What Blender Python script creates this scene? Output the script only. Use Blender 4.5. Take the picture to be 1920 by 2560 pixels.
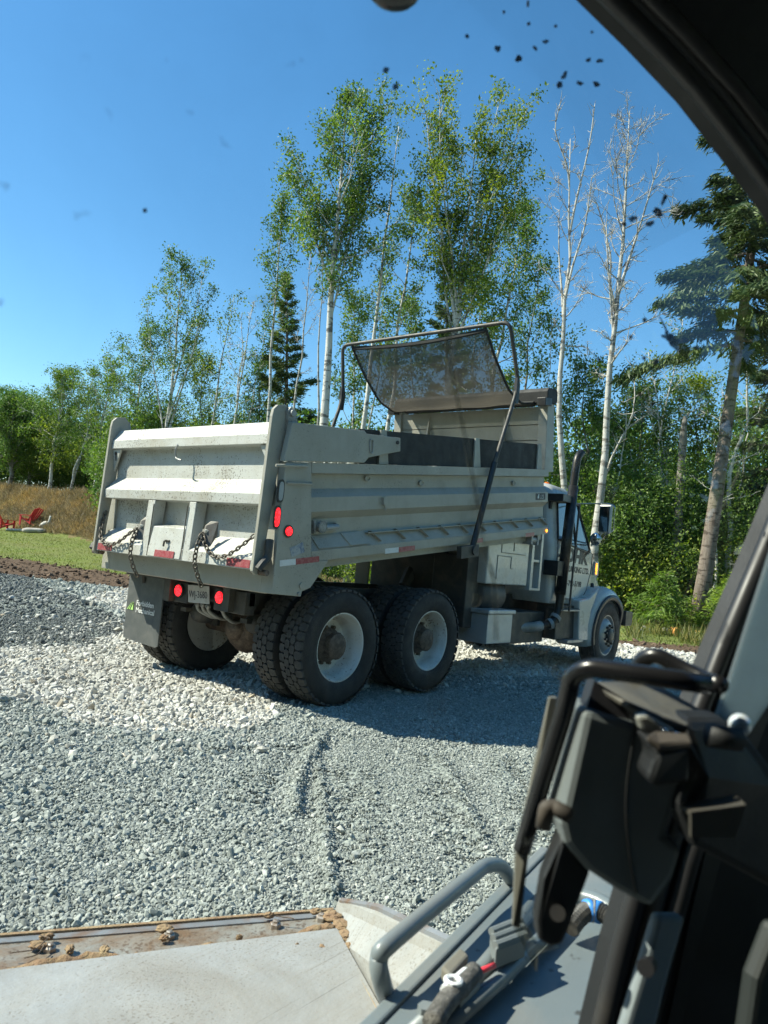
import bpy, bmesh, math, random
import numpy as np
from mathutils import Vector, Matrix, Euler

for _o in list(bpy.data.objects):
    bpy.data.objects.remove(_o)
scene = bpy.context.scene
COL = scene.collection
PI = math.pi
RAD = math.radians

# ------------------------------------------------------------------ camera
# The truck stands in the world frame: x forward, y to its left, z up, origin under its rearmost axle.
CAM = np.array([-4.94, -5.50, 1.351])
YAW, PITCH, ROLL = RAD(38.87), RAD(3.37), RAD(5.335)
FPX = 1850.0                                   # focal length in pixels of a 1920 x 2560 frame


def cam_axes(yaw, pitch, roll):
    f = np.array([math.cos(pitch) * math.cos(yaw), math.cos(pitch) * math.sin(yaw), math.sin(pitch)])
    r = np.array([math.sin(yaw), -math.cos(yaw), 0.0])
    u = np.cross(r, f)
    c, s = math.cos(roll), math.sin(roll)
    return c * r + s * u, -s * r + c * u, f


CR, CU, CF = cam_axes(YAW, PITCH, ROLL)
cam_d = bpy.data.cameras.new('camera')
cam = bpy.data.objects.new('camera', cam_d)
COL.objects.link(cam)
m4 = Matrix.Identity(4)
for i in range(3):
    m4[i][0], m4[i][1], m4[i][2], m4[i][3] = CR[i], CU[i], -CF[i], CAM[i]
cam.matrix_world = m4
cam_d.sensor_fit = 'VERTICAL'
cam_d.sensor_height = 36.0
cam_d.lens = FPX / 2560 * 36.0
cam_d.clip_start = 0.02
cam_d.clip_end = 4000
cam_d.dof.use_dof = True
cam_d.dof.focus_distance = 9.0
cam_d.dof.aperture_fstop = 7.5
scene.camera = cam

# ------------------------------------------------------------------ sky, sun, exposure
SUN_TRAVEL = Vector((0.65, -0.82, -1.05)).normalized()
to_sun = -SUN_TRAVEL
SUN_ELEV = math.asin(to_sun.z)
world = bpy.data.worlds.new('World')
scene.world = world
world.use_nodes = True
wn = world.node_tree
for n in list(wn.nodes):
    wn.nodes.remove(n)
w_out = wn.nodes.new('ShaderNodeOutputWorld')
w_bg = wn.nodes.new('ShaderNodeBackground')
w_sky = wn.nodes.new('ShaderNodeTexSky')
w_sky.sky_type = 'NISHITA'
w_sky.sun_disc = False
w_sky.sun_elevation = SUN_ELEV
w_sky.sun_rotation = math.atan2(to_sun.x, to_sun.y)
w_sky.altitude = 0
w_sky.air_density = 1.0
w_sky.dust_density = 0.15
w_sky.ozone_density = 3.0
w_bg.inputs['Strength'].default_value = 0.116
w_hs = wn.nodes.new('ShaderNodeHueSaturation')
w_hs.inputs['Saturation'].default_value = 1.24
w_hs.inputs['Hue'].default_value = 0.496
wn.links.new(w_sky.outputs[0], w_hs.inputs['Color'])
wn.links.new(w_hs.outputs[0], w_bg.inputs[0])
wn.links.new(w_bg.outputs[0], w_out.inputs[0])
sun_d = bpy.data.lights.new('sun', 'SUN')
sun_d.energy = 5.0
sun_d.angle = RAD(0.53)
sun_d.color = (1.0, 0.945, 0.85)
sun = bpy.data.objects.new('sun', sun_d)
COL.objects.link(sun)
sun.rotation_euler = SUN_TRAVEL.to_track_quat('-Z', 'Y').to_euler()
sun.location = (-20, 30, 40)
scene.view_settings.view_transform = 'Standard'
scene.view_settings.look = 'None'
scene.view_settings.exposure = 1.0
scene.view_settings.gamma = 1.0
scene.render.engine = 'CYCLES'
scene.cycles.use_adaptive_sampling = True
scene.cycles.adaptive_threshold = 0.02
scene.cycles.max_bounces = 6
scene.cycles.transparent_max_bounces = 14
scene.cycles.diffuse_bounces = 2
scene.cycles.glossy_bounces = 2
scene.cycles.caustics_reflective = False
scene.cycles.caustics_refractive = False


def at(px, py, depth):
    """world point at a photograph position (1920 x 2560) and a depth along the lens axis"""
    return CAM + ((px - 960) / FPX * CR - (py - 1280) / FPX * CU + CF) * depth


# ------------------------------------------------------------------ materials
MATS = {}


def new_mat(name):
    m = bpy.data.materials.new(name)
    m.use_nodes = True
    nt = m.node_tree
    for n in list(nt.nodes):
        nt.nodes.remove(n)
    out = nt.nodes.new('ShaderNodeOutputMaterial')
    return m, nt, out


def nd(nt, t, **kw):
    n = nt.nodes.new(t)
    for k, v in kw.items():
        if k in n.inputs:
            n.inputs[k].default_value = v
        else:
            setattr(n, k, v)
    return n


def rgba(c):
    return (c[0], c[1], c[2], 1.0)


def ramp(nt, fac, stops, interp='LINEAR'):
    r = nt.nodes.new('ShaderNodeValToRGB')
    r.color_ramp.interpolation = interp
    e = r.color_ramp.elements
    while len(e) > 1:
        e.remove(e[-1])
    e[0].position = stops[0][0]
    e[0].color = rgba(stops[0][1]) if not isinstance(stops[0][1], (int, float)) else (stops[0][1],) * 3 + (1,)
    for p, c in stops[1:]:
        k = e.new(p)
        k.color = rgba(c) if not isinstance(c, (int, float)) else (c, c, c, 1)
    nt.links.new(fac, r.inputs[0])
    return r.outputs[0]


def mixc(nt, fac, a, b):
    m = nt.nodes.new('ShaderNodeMix')
    m.data_type = 'RGBA'
    for sock, v in ((m.inputs[0], fac), (m.inputs[6], a), (m.inputs[7], b)):
        if isinstance(v, bpy.types.NodeSocket):
            nt.links.new(v, sock)
        elif isinstance(v, (int, float)):
            sock.default_value = v
        else:
            sock.default_value = rgba(v)
    return m.outputs[2]


def noise(nt, vec, scale, detail=6, rough=0.6, dist=0.0):
    n = nd(nt, 'ShaderNodeTexNoise', Scale=scale, Detail=detail, Roughness=rough, Distortion=dist)
    nt.links.new(vec, n.inputs['Vector'])
    return n.outputs[0]


def surf(name, col, rough=0.5, metal=0.0, dirt=None, dscale=2.5, dlo=0.45, dhi=0.7, fleck=None, fscale=60, flo=.62,
         fhi=.68, bump=0.0, bscale=60, streak=False, spec=0.5, coat=0.0, warp=(1, 1, 1), scratch=None):
    """painted, rusty, dusty or rubber surface: base colour, cloudy dirt, fine flecks, fine relief"""
    if name in MATS:
        return MATS[name]
    m, nt, out = new_mat(name)
    b = nd(nt, 'ShaderNodeBsdfPrincipled', Roughness=rough, Metallic=metal)
    b.inputs['Specular IOR Level'].default_value = spec
    b.inputs['Coat Weight'].default_value = coat
    tc = nd(nt, 'ShaderNodeTexCoord')
    mp = nd(nt, 'ShaderNodeMapping')
    mp.inputs['Scale'].default_value = warp
    nt.links.new(tc.outputs['Object'], mp.inputs['Vector'])
    v = mp.outputs[0]
    c = rgba(col)
    cur = None
    if dirt is not None:
        f = ramp(nt, noise(nt, v, dscale, 8, .65, .6), [(dlo, 0.0), (dhi, 1.0)])
        cur = mixc(nt, f, col, dirt)
        if streak:
            mp2 = nd(nt, 'ShaderNodeMapping')
            mp2.inputs['Scale'].default_value = (9, 9, .7)
            nt.links.new(tc.outputs['Object'], mp2.inputs['Vector'])
            f2 = ramp(nt, noise(nt, mp2.outputs[0], 2.2, 5, .6), [(.55, 0.0), (.78, .55)])
            cur = mixc(nt, f2, cur, dirt)
    if fleck is not None:
        f3n = noise(nt, v, fscale, 3, .6)
        f3m = noise(nt, v, 2.3, 4, .6)
        mul = nd(nt, 'ShaderNodeMath', operation='MULTIPLY_ADD')
        nt.links.new(f3m, mul.inputs[0])
        mul.inputs[1].default_value = .45
        nt.links.new(f3n, mul.inputs[2])
        f3 = ramp(nt, mul.outputs[0], [(flo + .22, 0.0), (fhi + .22, .85)])
        cur = mixc(nt, f3, cur if cur is not None else col, fleck)
    if scratch is not None:
        mp3 = nd(nt, 'ShaderNodeMapping')
        mp3.inputs['Rotation'].default_value = (0, 0, scratch)
        mp3.inputs['Scale'].default_value = (2.2, 70, 2.2)
        nt.links.new(tc.outputs['Object'], mp3.inputs['Vector'])
        f4 = ramp(nt, noise(nt, mp3.outputs[0], 1.0, 4, .7), [(.50, 0.0), (.72, .45)])
        cur = mixc(nt, f4, cur if cur is not None else col, dirt if dirt is not None else col)
        mp4 = nd(nt, 'ShaderNodeMapping')
        mp4.inputs['Rotation'].default_value = (0, 0, scratch + .5)
        mp4.inputs['Scale'].default_value = (1.5, 110, 1.5)
        nt.links.new(tc.outputs['Object'], mp4.inputs['Vector'])
        f5 = ramp(nt, noise(nt, mp4.outputs[0], 1.0, 2, .6), [(.66, 0.0), (.70, .5)])
        cur = mixc(nt, f5, cur, (.16, .15, .13))
    if cur is None:
        b.inputs['Base Color'].default_value = c
    else:
        nt.links.new(cur, b.inputs['Base Color'])
    rn = ramp(nt, noise(nt, v, 9, 4, .6), [(.3, max(0.02, rough - .1)), (.75, min(1, rough + .12))])
    nt.links.new(rn, b.inputs['Roughness'])
    if bump > 0:
        bp = nd(nt, 'ShaderNodeBump', Strength=bump, Distance=0.01)
        nt.links.new(noise(nt, v, bscale, 5, .65), bp.inputs['Height'])
        nt.links.new(bp.outputs[0], b.inputs['Normal'])
    nt.links.new(b.outputs[0], out.inputs[0])
    MATS[name] = m
    return m


def glow(name, col, strength, base=(.05, .0, .0)):
    if name in MATS:
        return MATS[name]
    m, nt, out = new_mat(name)
    b = nd(nt, 'ShaderNodeBsdfPrincipled', Roughness=.25)
    b.inputs['Base Color'].default_value = rgba(base)
    tc = nd(nt, 'ShaderNodeTexCoord')
    vo = nd(nt, 'ShaderNodeTexVoronoi', Scale=85.0)
    nt.links.new(tc.outputs['Object'], vo.inputs['Vector'])
    f = ramp(nt, vo.outputs['Distance'], [(.15, 1.0), (.5, .22)])
    mu = nd(nt, 'ShaderNodeMath', operation='MULTIPLY')
    nt.links.new(f, mu.inputs[0])
    mu.inputs[1].default_value = strength
    b.inputs['Emission Color'].default_value = rgba(col)
    nt.links.new(mu.outputs[0], b.inputs['Emission Strength'])
    m.cycles.emission_sampling = 'NONE'
    nt.links.new(b.outputs[0], out.inputs[0])
    MATS[name] = m
    return m


def leafmat(name, stops, trans=.35, rough=.55, spec=.35):
    if name in MATS:
        return MATS[name]
    m, nt, out = new_mat(name)
    g = nd(nt, 'ShaderNodeNewGeometry')
    c = ramp(nt, g.outputs['Random Per Island'], stops)
    # plants differ from one to the next: a slow change of tone through the growth
    k = ramp(nt, noise(nt, g.outputs['Position'], .55, 3, .6), [(.32, (.55, .62, .62)), (.5, (.95, .95, .95)), (.68, (1.35, 1.22, .95))])
    mm = nd(nt, 'ShaderNodeMix', data_type='RGBA', blend_type='MULTIPLY')
    mm.inputs[0].default_value = 1.0
    nt.links.new(c, mm.inputs[6])
    nt.links.new(k, mm.inputs[7])
    c = mm.outputs[2]
    b = nd(nt, 'ShaderNodeBsdfPrincipled', Roughness=rough)
    b.inputs['Specular IOR Level'].default_value = spec
    nt.links.new(c, b.inputs['Base Color'])
    t = nd(nt, 'ShaderNodeBsdfTranslucent')
    hs = nd(nt, 'ShaderNodeHueSaturation', Saturation=1.15, Value=1.5)
    nt.links.new(c, hs.inputs['Color'])
    nt.links.new(hs.outputs[0], t.inputs[0])
    mx = nd(nt, 'ShaderNodeMixShader')
    mx.inputs[0].default_value = trans
    nt.links.new(b.outputs[0], mx.inputs[1])
    nt.links.new(t.outputs[0], mx.inputs[2])
    nt.links.new(mx.outputs[0], out.inputs[0])
    MATS[name] = m
    return m


def stonemat(name, stops, rough=.9):
    if name in MATS:
        return MATS[name]
    m, nt, out = new_mat(name)
    oi = nd(nt, 'ShaderNodeObjectInfo')
    c = ramp(nt, oi.outputs['Random'], stops)
    tc = nd(nt, 'ShaderNodeTexCoord')
    f = ramp(nt, noise(nt, tc.outputs['Object'], 2.4, 5, .7), [(.25, .72), (.75, 1.18)])
    mm = nd(nt, 'ShaderNodeMix', data_type='RGBA', blend_type='MULTIPLY')
    mm.inputs[0].default_value = 1.0
    nt.links.new(c, mm.inputs[6])
    nt.links.new(f, mm.inputs[7])
    b = nd(nt, 'ShaderNodeBsdfPrincipled', Roughness=rough)
    b.inputs['Specular IOR Level'].default_value = .25
    nt.links.new(mm.outputs[2], b.inputs['Base Color'])
    nt.links.new(b.outputs[0], out.inputs[0])
    MATS[name] = m
    return m


# ------------------------------------------------------------------ mesh helpers
def add_mesh(name, V, F, mat, parent=None, loc=None, rot=None, smooth=False, bevel=0.0, auto=None):
    me = bpy.data.meshes.new(name)
    me.from_pydata([tuple(v) for v in V], [], F)
    me.update()
    if mat is not None:
        me.materials.append(mat)
    if smooth:
        me.polygons.foreach_set('use_smooth', [True] * len(me.polygons))
        if auto:
            me.set_sharp_from_angle(angle=RAD(auto))
    o = bpy.data.objects.new(name, me)
    COL.objects.link(o)
    if parent is not None:
        o.parent = parent
    if loc is not None:
        o.location = loc
    if rot is not None:
        o.rotation_euler = rot
    if bevel > 0:
        b = o.modifiers.new('bevel', 'BEVEL')
        b.width = bevel
        b.segments = 2
        b.limit_method = 'ANGLE'
        b.angle_limit = RAD(40)
    return o


class MB:
    def __init__(s):
        s.V = []
        s.F = []

    def add(s, V, F):
        k = len(s.V)
        s.V += [tuple(v) for v in V]
        s.F += [[i + k for i in f] for f in F]
        return s

    def box(s, a, b, M=None):
        x0, y0, z0 = a
        x1, y1, z1 = b
        V = [(x0, y0, z0), (x1, y0, z0), (x1, y1, z0), (x0, y1, z0), (x0, y0, z1), (x1, y0, z1), (x1, y1, z1), (x0, y1, z1)]
        if M is not None:
            V = [tuple(M @ Vector(v)) for v in V]
        return s.add(V, [(0, 3, 2, 1), (4, 5, 6, 7), (0, 1, 5, 4), (1, 2, 6, 5), (2, 3, 7, 6), (3, 0, 4, 7)])

    def prism(s, poly, axis, a, b, M=None):
        n = len(poly)
        V = []
        for t in (a, b):
            for p, q in poly:
                V.append({'x': (t, p, q), 'y': (p, t, q), 'z': (p, q, t)}[axis])
        if M is not None:
            V = [tuple(M @ Vector(v)) for v in V]
        F = [list(range(n))[::-1], list(range(n, 2 * n))]
        for i in range(n):
            j = (i + 1) % n
            F.append((i, j, n + j, n + i))
        return s.add(V, F)

    def slab(s, pts, off):
        """polygon in space thickened by the vector off"""
        n = len(pts)
        V = [tuple(p) for p in pts] + [tuple(np.array(p) + np.array(off)) for p in pts]
        F = [list(range(n))[::-1], list(range(n, 2 * n))]
        for i in range(n):
            j = (i + 1) % n
            F.append((i, j, n + j, n + i))
        return s.add(V, F)

    def tube(s, pts, r, n=8, caps=True):
        P = [Vector(p) for p in pts]
        R = r if isinstance(r, (list, tuple, np.ndarray)) else [r] * len(P)
        V, F = [], []
        up = None
        for i, p in enumerate(P):
            t = (P[min(i + 1, len(P) - 1)] - P[max(i - 1, 0)])
            if t.length < 1e-9:
                t = Vector((0, 0, 1))
            t.normalize()
            if up is None:
                up = Vector((0, 0, 1)) if abs(t.z) < .9 else Vector((1, 0, 0))
            a = (up - t * up.dot(t))
            if a.length < 1e-6:
                a = t.orthogonal()
            a.normalize()
            up = a
            b = t.cross(a)
            for k in range(n):
                c, q = math.cos(2 * PI * k / n), math.sin(2 * PI * k / n)
                V.append(tuple(p + (a * c + b * q) * R[i]))
        for i in range(len(P) - 1):
            for k in range(n):
                k2 = (k + 1) % n
                F.append((i * n + k, i * n + k2, (i + 1) * n + k2, (i + 1) * n + k))
        if caps:
            F.append(list(range(n))[::-1])
            F.append([(len(P) - 1) * n + k for k in range(n)])
        return s.add(V, F)

    def lathe(s, prof, c, axis='y', n=24, close=False, cap0=True):
        """prof: (radius, position along the axis) pairs"""
        V, F = [], []
        for r, h in prof:
            for k in range(n):
                a = 2 * PI * k / n
                p, q = r * math.cos(a), r * math.sin(a)
                d = {'x': (h, p, q), 'y': (p, h, q), 'z': (p, q, h)}[axis]
                V.append((c[0] + d[0], c[1] + d[1], c[2] + d[2]))
        m = len(prof)
        for i in range(m - 1 if not close else m):
            j = (i + 1) % m
            for k in range(n):
                k2 = (k + 1) % n
                F.append((i * n + k, j * n + k, j * n + k2, i * n + k2))
        if not close:
            if cap0:
                F.append([k for k in range(n)])
            F.append([(m - 1) * n + k for k in range(n)][::-1])
        return s.add(V, F)

    def ball(s, c, r, n=10, sc=(1, 1, 1)):
        V, F = [], []
        m = max(4, n // 2)
        for i in range(m + 1):
            th = PI * i / m
            for k in range(n):
                a = 2 * PI * k / n
                V.append((c[0] + r * sc[0] * math.sin(th) * math.cos(a), c[1] + r * sc[1] * math.sin(th) * math.sin(a), c[2] + r * sc[2] * math.cos(th)))
        for i in range(m):
            for k in range(n):
                k2 = (k + 1) % n
                F.append((i * n + k, (i + 1) * n + k, (i + 1) * n + k2, i * n + k2))
        return s.add(V, F)

    def build(s, name, mat, parent=None, **kw):
        return add_mesh(name, s.V, s.F, mat, parent, **kw)


def fix_normals(o):
    bm = bmesh.new()
    bm.from_mesh(o.data)
    bmesh.ops.remove_doubles(bm, verts=bm.verts, dist=1e-6)
    bmesh.ops.recalc_face_normals(bm, faces=bm.faces)
    bm.to_mesh(o.data)
    bm.free()
    return o


def bez(pts, n=6):
    """smooth curve through points (Catmull-Rom)"""
    P = [np.array(p, float) for p in pts]
    out = []
    for i in range(len(P) - 1):
        p0, p1, p2, p3 = P[max(i - 1, 0)], P[i], P[i + 1], P[min(i + 2, len(P) - 1)]
        for k in range(n):
            t = k / n
            out.append(.5 * ((2 * p1) + (-p0 + p2) * t + (2 * p0 - 5 * p1 + 4 * p2 - p3) * t * t + (-p0 + 3 * p1 - 3 * p2 + p3) * t ** 3))
    out.append(P[-1])
    return out


def rounded(pts, rad, n=5):
    """polyline with its inner corners rounded"""
    P = [Vector(p) for p in pts]
    out = [P[0]]
    for i in range(1, len(P) - 1):
        a = (P[i - 1] - P[i])
        b = (P[i + 1] - P[i])
        r = min(rad, a.length * .45, b.length * .45)
        p0 = P[i] + a.normalized() * r
        p1 = P[i] + b.normalized() * r
        for k in range(n + 1):
            t = k / n
            out.append((1 - t) ** 2 * p0 + 2 * t * (1 - t) * P[i] + t * t * p1)
    out.append(P[-1])
    return out


def tag(o, label, cat, group=None):
    o['label'] = label
    o['category'] = cat
    if group:
        o['group'] = group
    return o


def kind(o, k, label=None):
    o['kind'] = k
    if label:
        o['label'] = label
    return o


def empty(name, loc=(0, 0, 0)):
    o = bpy.data.objects.new(name, None)
    o.empty_display_size = .2
    COL.objects.link(o)
    o.location = loc
    return o


def text_mesh(name, body, mat, parent, size, origin, xdir, ydir, bold=0.0, shear=0.0, sx=1.0):
    """flat lettering turned into a mesh, laid out from origin along xdir with ydir up"""
    cu = bpy.data.curves.new(name, 'FONT')
    cu.body = body
    cu.size = size
    cu.offset = bold
    cu.shear = shear
    cu.extrude = .0006
    cu.resolution_u = 3
    tmp = bpy.data.objects.new('tmp', cu)
    COL.objects.link(tmp)
    dg = bpy.context.evaluated_depsgraph_get()
    me = bpy.data.meshes.new_from_object(tmp.evaluated_get(dg))
    bpy.data.objects.remove(tmp)
    x = Vector(xdir).normalized()
    y = Vector(ydir).normalized()
    z = x.cross(y)
    for v in me.vertices:
        c = v.co
        v.co = Vector(origin) + x * c.x * sx + y * c.y + z * c.z
    me.materials.clear()
    me.materials.append(mat)
    o = bpy.data.objects.new(name, me)
    COL.objects.link(o)
    o.parent = parent
    return o


rng = np.random.default_rng(7)
random.seed(7)


def smooth01(x):
    x = np.clip(x, 0, 1)
    return x * x * (3 - 2 * x)


def vnoise(x, y, seed=0):
    """cheap smooth value noise on arrays"""
    x = np.asarray(x, float)
    y = np.asarray(y, float)
    xi, yi = np.floor(x).astype(np.int64), np.floor(y).astype(np.int64)
    xf, yf = x - xi, y - yi

    def hsh(a, b):
        n = (a * 374761393 + b * 668265263 + seed * 974711) & 0xffffffff
        n = ((n ^ (n >> 13)) * 1274126177) & 0xffffffff
        return ((n ^ (n >> 16)) & 0xffff) / 65535.0
    u, v = xf * xf * (3 - 2 * xf), yf * yf * (3 - 2 * yf)
    return (hsh(xi, yi) * (1 - u) + hsh(xi + 1, yi) * u) * (1 - v) + (hsh(xi, yi + 1) * (1 - u) + hsh(xi + 1, yi + 1) * u) * v

# ================================================================== THE GROUND
VX, VY = math.cos(YAW), math.sin(YAW)          # view direction on the ground
EN = np.array([.919, .393])                    # away from the gravel pad's far edge
ET = np.array([-.393, .919])                   # along that edge, to the left


def edge_coords(x, y):
    dx, dy = np.asarray(x) - 9.9, np.asarray(y) + .95
    return dx * EN[0] + dy * EN[1], dx * ET[0] + dy * ET[1]


def dirt_width(t):
    return 1.9 + .2 * np.clip(t, 0, 40)


def forest_edge(t):
    return 8.6 + .29 * np.clip(t, -6, 60)


RIDGES = [((-.85, -1.86), (-1.02, -1.96), (-1.21, -2.09), (-1.48, -2.27), (-1.71, -2.45), (-1.9, -2.61), (-2.07, -2.79)),
          ((-1.75, -1.72), (-1.57, -1.81), (-1.4, -1.87), (-1.26, -1.94), (-1.1, -2.0)),
          ((-1.4, -2.3), (-1.59, -2.51), (-1.91, -2.83), (-2.23, -3.14), (-2.48, -3.39), (-2.67, -3.59)),
          ((-.6, -2.7), (-1.1, -3.15), (-1.7, -3.7), (-2.2, -4.1))]
# rows of lug prints: start, end, across-width
LUGS = [((-1.80, -2.20), (-2.2, -2.55), .12), ((-1.40, -2.42), (-2.2, -3.2), .11), ((-1.30, -2.55), (-2.3, -3.45), .12), ((-.5, -2.55), (-1.9, -3.75), .13), ((-.2, -2.9), (-1.6, -4.1), .13)]


def seg_dist(x, y, pts):
    d = np.full(np.shape(x), 1e9)
    for (x0, y0), (x1, y1) in zip(pts[:-1], pts[1:]):
        dx, dy = x1 - x0, y1 - y0
        t = np.clip(((x - x0) * dx + (y - y0) * dy) / (dx * dx + dy * dy), 0, 1)
        d = np.minimum(d, np.hypot(x - x0 - t * dx, y - y0 - t * dy))
    return d


def height(x, y):
    x = np.asarray(x, float)
    y = np.asarray(y, float)
    e, t = edge_coords(x, y)
    h = .8 * smooth01((e - 3) / 15) * smooth01((t - 4) / 22)
    h = h + .18 * smooth01((e - 1) / 8) * (vnoise(x * .22, y * .22, 3) - .4)
    dirt = smooth01(e / .8) * (1 - smooth01((e - dirt_width(t)) / 1.2))
    h = h + dirt * (.08 * (vnoise(x * .9, y * .9, 5) - .45) + .05 * (vnoise(x * 3.1, y * 3.1, 6) - .5) + .04 * (vnoise(x * 7, y * 7, 8) - .5))
    be = e - forest_edge(t)
    h = h + 2.3 * smooth01((be + .6) / 4.5) * smooth01((t - 17) / 9) * (1 + .35 * (vnoise(x * .35, y * .35, 9) - .5))
    # gravel: soft humps, windrows pushed up by the loader and wheel tracks
    pad = 1 - smooth01((e + .6) / 1.2)
    g = .05 * (vnoise(x * .9, y * .9, 11) - .5) + .03 * (vnoise(x * 2.3, y * 2.3, 12) - .5)
    for r, hh, w in zip(RIDGES, (.040, .030, .030, .018), (.035, .04, .03, .04)):
        d = seg_dist(x, y, r)
        g = g + hh * np.exp(-(d / w) ** 2) - hh * .5 * np.exp(-((d - .11) / .07) ** 2)
    for (x0, y0), (x1, y1), w in LUGS:
        ln = math.hypot(x1 - x0, y1 - y0)
        ux, uy = (x1 - x0) / ln, (y1 - y0) / ln
        s_ = (x - x0) * ux + (y - y0) * uy
        c_ = -(x - x0) * uy + (y - y0) * ux
        ins = smooth01((s_ + .05) / .1) * (1 - smooth01((s_ - ln) / .1)) * np.exp(-(c_ / w) ** 4)
        g = g + ins * .013 * np.sin((s_ + .35 * np.abs(c_)) * 2 * PI / .085)
    near_truck = np.exp(-(((x - 2.5) / 5.2) ** 4 + (y / 1.7) ** 4))
    g = g * (1 - near_truck)
    h = h + pad * g
    h = h - .05 * np.exp(-(((x - 6.1) / 1.6) ** 2 + ((y + 1) / 1.8) ** 2))
    return h


WHITE_POLY = [(-3.2, 1.1), (-2.3, .09), (-1.98, -.32), (-1.94, -.87), (-1.77, -1.17), (-1.46, -1.28), (-1.12, -1.23), (-.72, -1.06),
              (-.15, -.54), (1.2, -.35), (2.6, -.5), (3.4, -1.0), (6.2, -2.2), (12.5, -6.5), (16, -6), (12, -1.5), (4.85, 9.9), (4.2, 9.2), (2.83, 8.09),
              (1.91, 4.89), (.55, 3.2), (-.46, 2.51), (-1.22, 2.53), (-3.6, 3.3)]


def in_poly(x, y, poly):
    x = np.asarray(x)
    y = np.asarray(y)
    r = np.zeros(x.shape, bool)
    n = len(poly)
    for i in range(n):
        x0, y0 = poly[i]
        x1, y1 = poly[(i + 1) % n]
        c = ((y0 > y) != (y1 > y)) & (x < (x1 - x0) * (y - y0) / ((y1 - y0) if y1 != y0 else 1e-9) + x0)
        r ^= c
    return r


def white_zone(x, y):
    j = .35
    return in_poly(x + j * (vnoise(x * 2, y * 2, 21) - .5), y + j * (vnoise(x * 2, y * 2, 22) - .5), WHITE_POLY)


# one polar sheet round the loader, fine in front of it, cut into the kinds of ground
ang = np.concatenate([np.linspace(-42, 42, 430), np.linspace(42, 318, 100)[1:-1]])
ang = np.radians(ang) + YAW
rad = np.concatenate([np.geomspace(.25, 1.2, 8)[:-1], np.geomspace(1.2, 70, 250), np.geomspace(70, 1500, 22)[1:]])
na, nr = len(ang), len(rad)
GX = CAM[0] + rad[:, None] * np.cos(ang)[None, :]
GY = CAM[1] + rad[:, None] * np.sin(ang)[None, :]
GZ = height(GX, GY)
ii, jj = np.meshgrid(np.arange(nr - 1), np.arange(na), indexing='ij')
j2 = (jj + 1) % na
FQ = np.stack([ii * na + jj, (ii + 1) * na + jj, (ii + 1) * na + j2, ii * na + j2], -1).reshape(-1, 4)
cx = GX.reshape(-1)[FQ].mean(1)
cy = GY.reshape(-1)[FQ].mean(1)
ce, ct = edge_coords(cx, cy)
ce = ce + .5 * (vnoise(cx * 1.1, cy * 1.1, 31) - .5) + .25 * (vnoise(cx * 4, cy * 4, 32) - .5)
zone = np.zeros(len(FQ), int)
zone[ce > 0] = 2
zone[ce > dirt_width(ct)] = 3
zone[(ce > forest_edge(ct))] = 4
zone[(zone == 0) & white_zone(cx, cy)] = 1
zone[np.hypot(cx - CAM[0], cy - CAM[1]) > 68] = 4


def ground_mat(name, c0, c1, c2, scale, bump=.6, vor=None, rough=.95, dist=.03):
    m, nt, out = new_mat(name)
    tc = nd(nt, 'ShaderNodeTexCoord')
    v = tc.outputs['Object']
    f = ramp(nt, noise(nt, v, scale, 8, .7), [(.3, 0.0), (.7, 1.0)])
    f2 = ramp(nt, noise(nt, v, scale * .08, 5, .6), [(.35, 0.0), (.65, 1.0)])
    c = mixc(nt, f2, mixc(nt, f, c0, c1), c2)
    b = nd(nt, 'ShaderNodeBsdfPrincipled', Roughness=rough)
    b.inputs['Specular IOR Level'].default_value = .15
    hgt = noise(nt, v, scale, 6, .7)
    if vor:
        vo = nd(nt, 'ShaderNodeTexVoronoi', Scale=vor)
        nt.links.new(v, vo.inputs['Vector'])
        hv = nd(nt, 'ShaderNodeMath', operation='SUBTRACT')
        hv.inputs[0].default_value = 1.0
        nt.links.new(vo.outputs['Distance'], hv.inputs[1])
        hgt = hv.outputs[0]
        sep = nd(nt, 'ShaderNodeSeparateColor')
        nt.links.new(vo.outputs['Color'], sep.inputs[0])
        k = ramp(nt, sep.outputs[0], [(0.0, .62), (1.0, 1.25)])
        mm = nd(nt, 'ShaderNodeMix', data_type='RGBA', blend_type='MULTIPLY')
        mm.inputs[0].default_value = 1.0
        nt.links.new(c, mm.inputs[6])
        nt.links.new(k, mm.inputs[7])
        c = mm.outputs[2]
    nt.links.new(c, b.inputs['Base Color'])
    bp = nd(nt, 'ShaderNodeBump', Strength=bump, Distance=dist)
    nt.links.new(hgt, bp.inputs['Height'])
    nt.links.new(bp.outputs[0], b.inputs['Normal'])
    nt.links.new(b.outputs[0], out.inputs[0])
    return m


GREY_STOPS = [(0.0, (.19, .205, .19)), (.3, (.26, .28, .255)), (.65, (.33, .355, .325)), (.92, (.40, .42, .385)), (1.0, (.52, .525, .47))]
WHITE_STOPS = [(0.0, (.31, .30, .26)), (.25, (.43, .42, .375)), (.6, (.52, .515, .465)), (.9, (.60, .59, .545)), (1.0, (.40, .34, .25))]
gm = [ground_mat('grey_gravel_bed', (.20, .225, .205), (.29, .32, .29), (.25, .275, .25), 30, .8, 42),
      ground_mat('white_gravel_bed', (.50, .485, .42), (.64, .63, .56), (.56, .545, .48), 14, .9, 19),
      ground_mat('bare_soil', (.095, .064, .042), (.16, .11, .075), (.125, .085, .058), 5, 1.0, None, .95, .12),
      ground_mat('lawn_turf', (.11, .155, .03), (.18, .215, .055), (.15, .16, .055), 7, .7, None, .9, .05),
      ground_mat('woodland_floor', (.17, .125, .06), (.27, .20, .105), (.12, .11, .045), 3, .8)]
gnames = ['grey_gravel_ground', 'white_gravel_ground', 'dirt_strip', 'lawn', 'ground']
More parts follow.
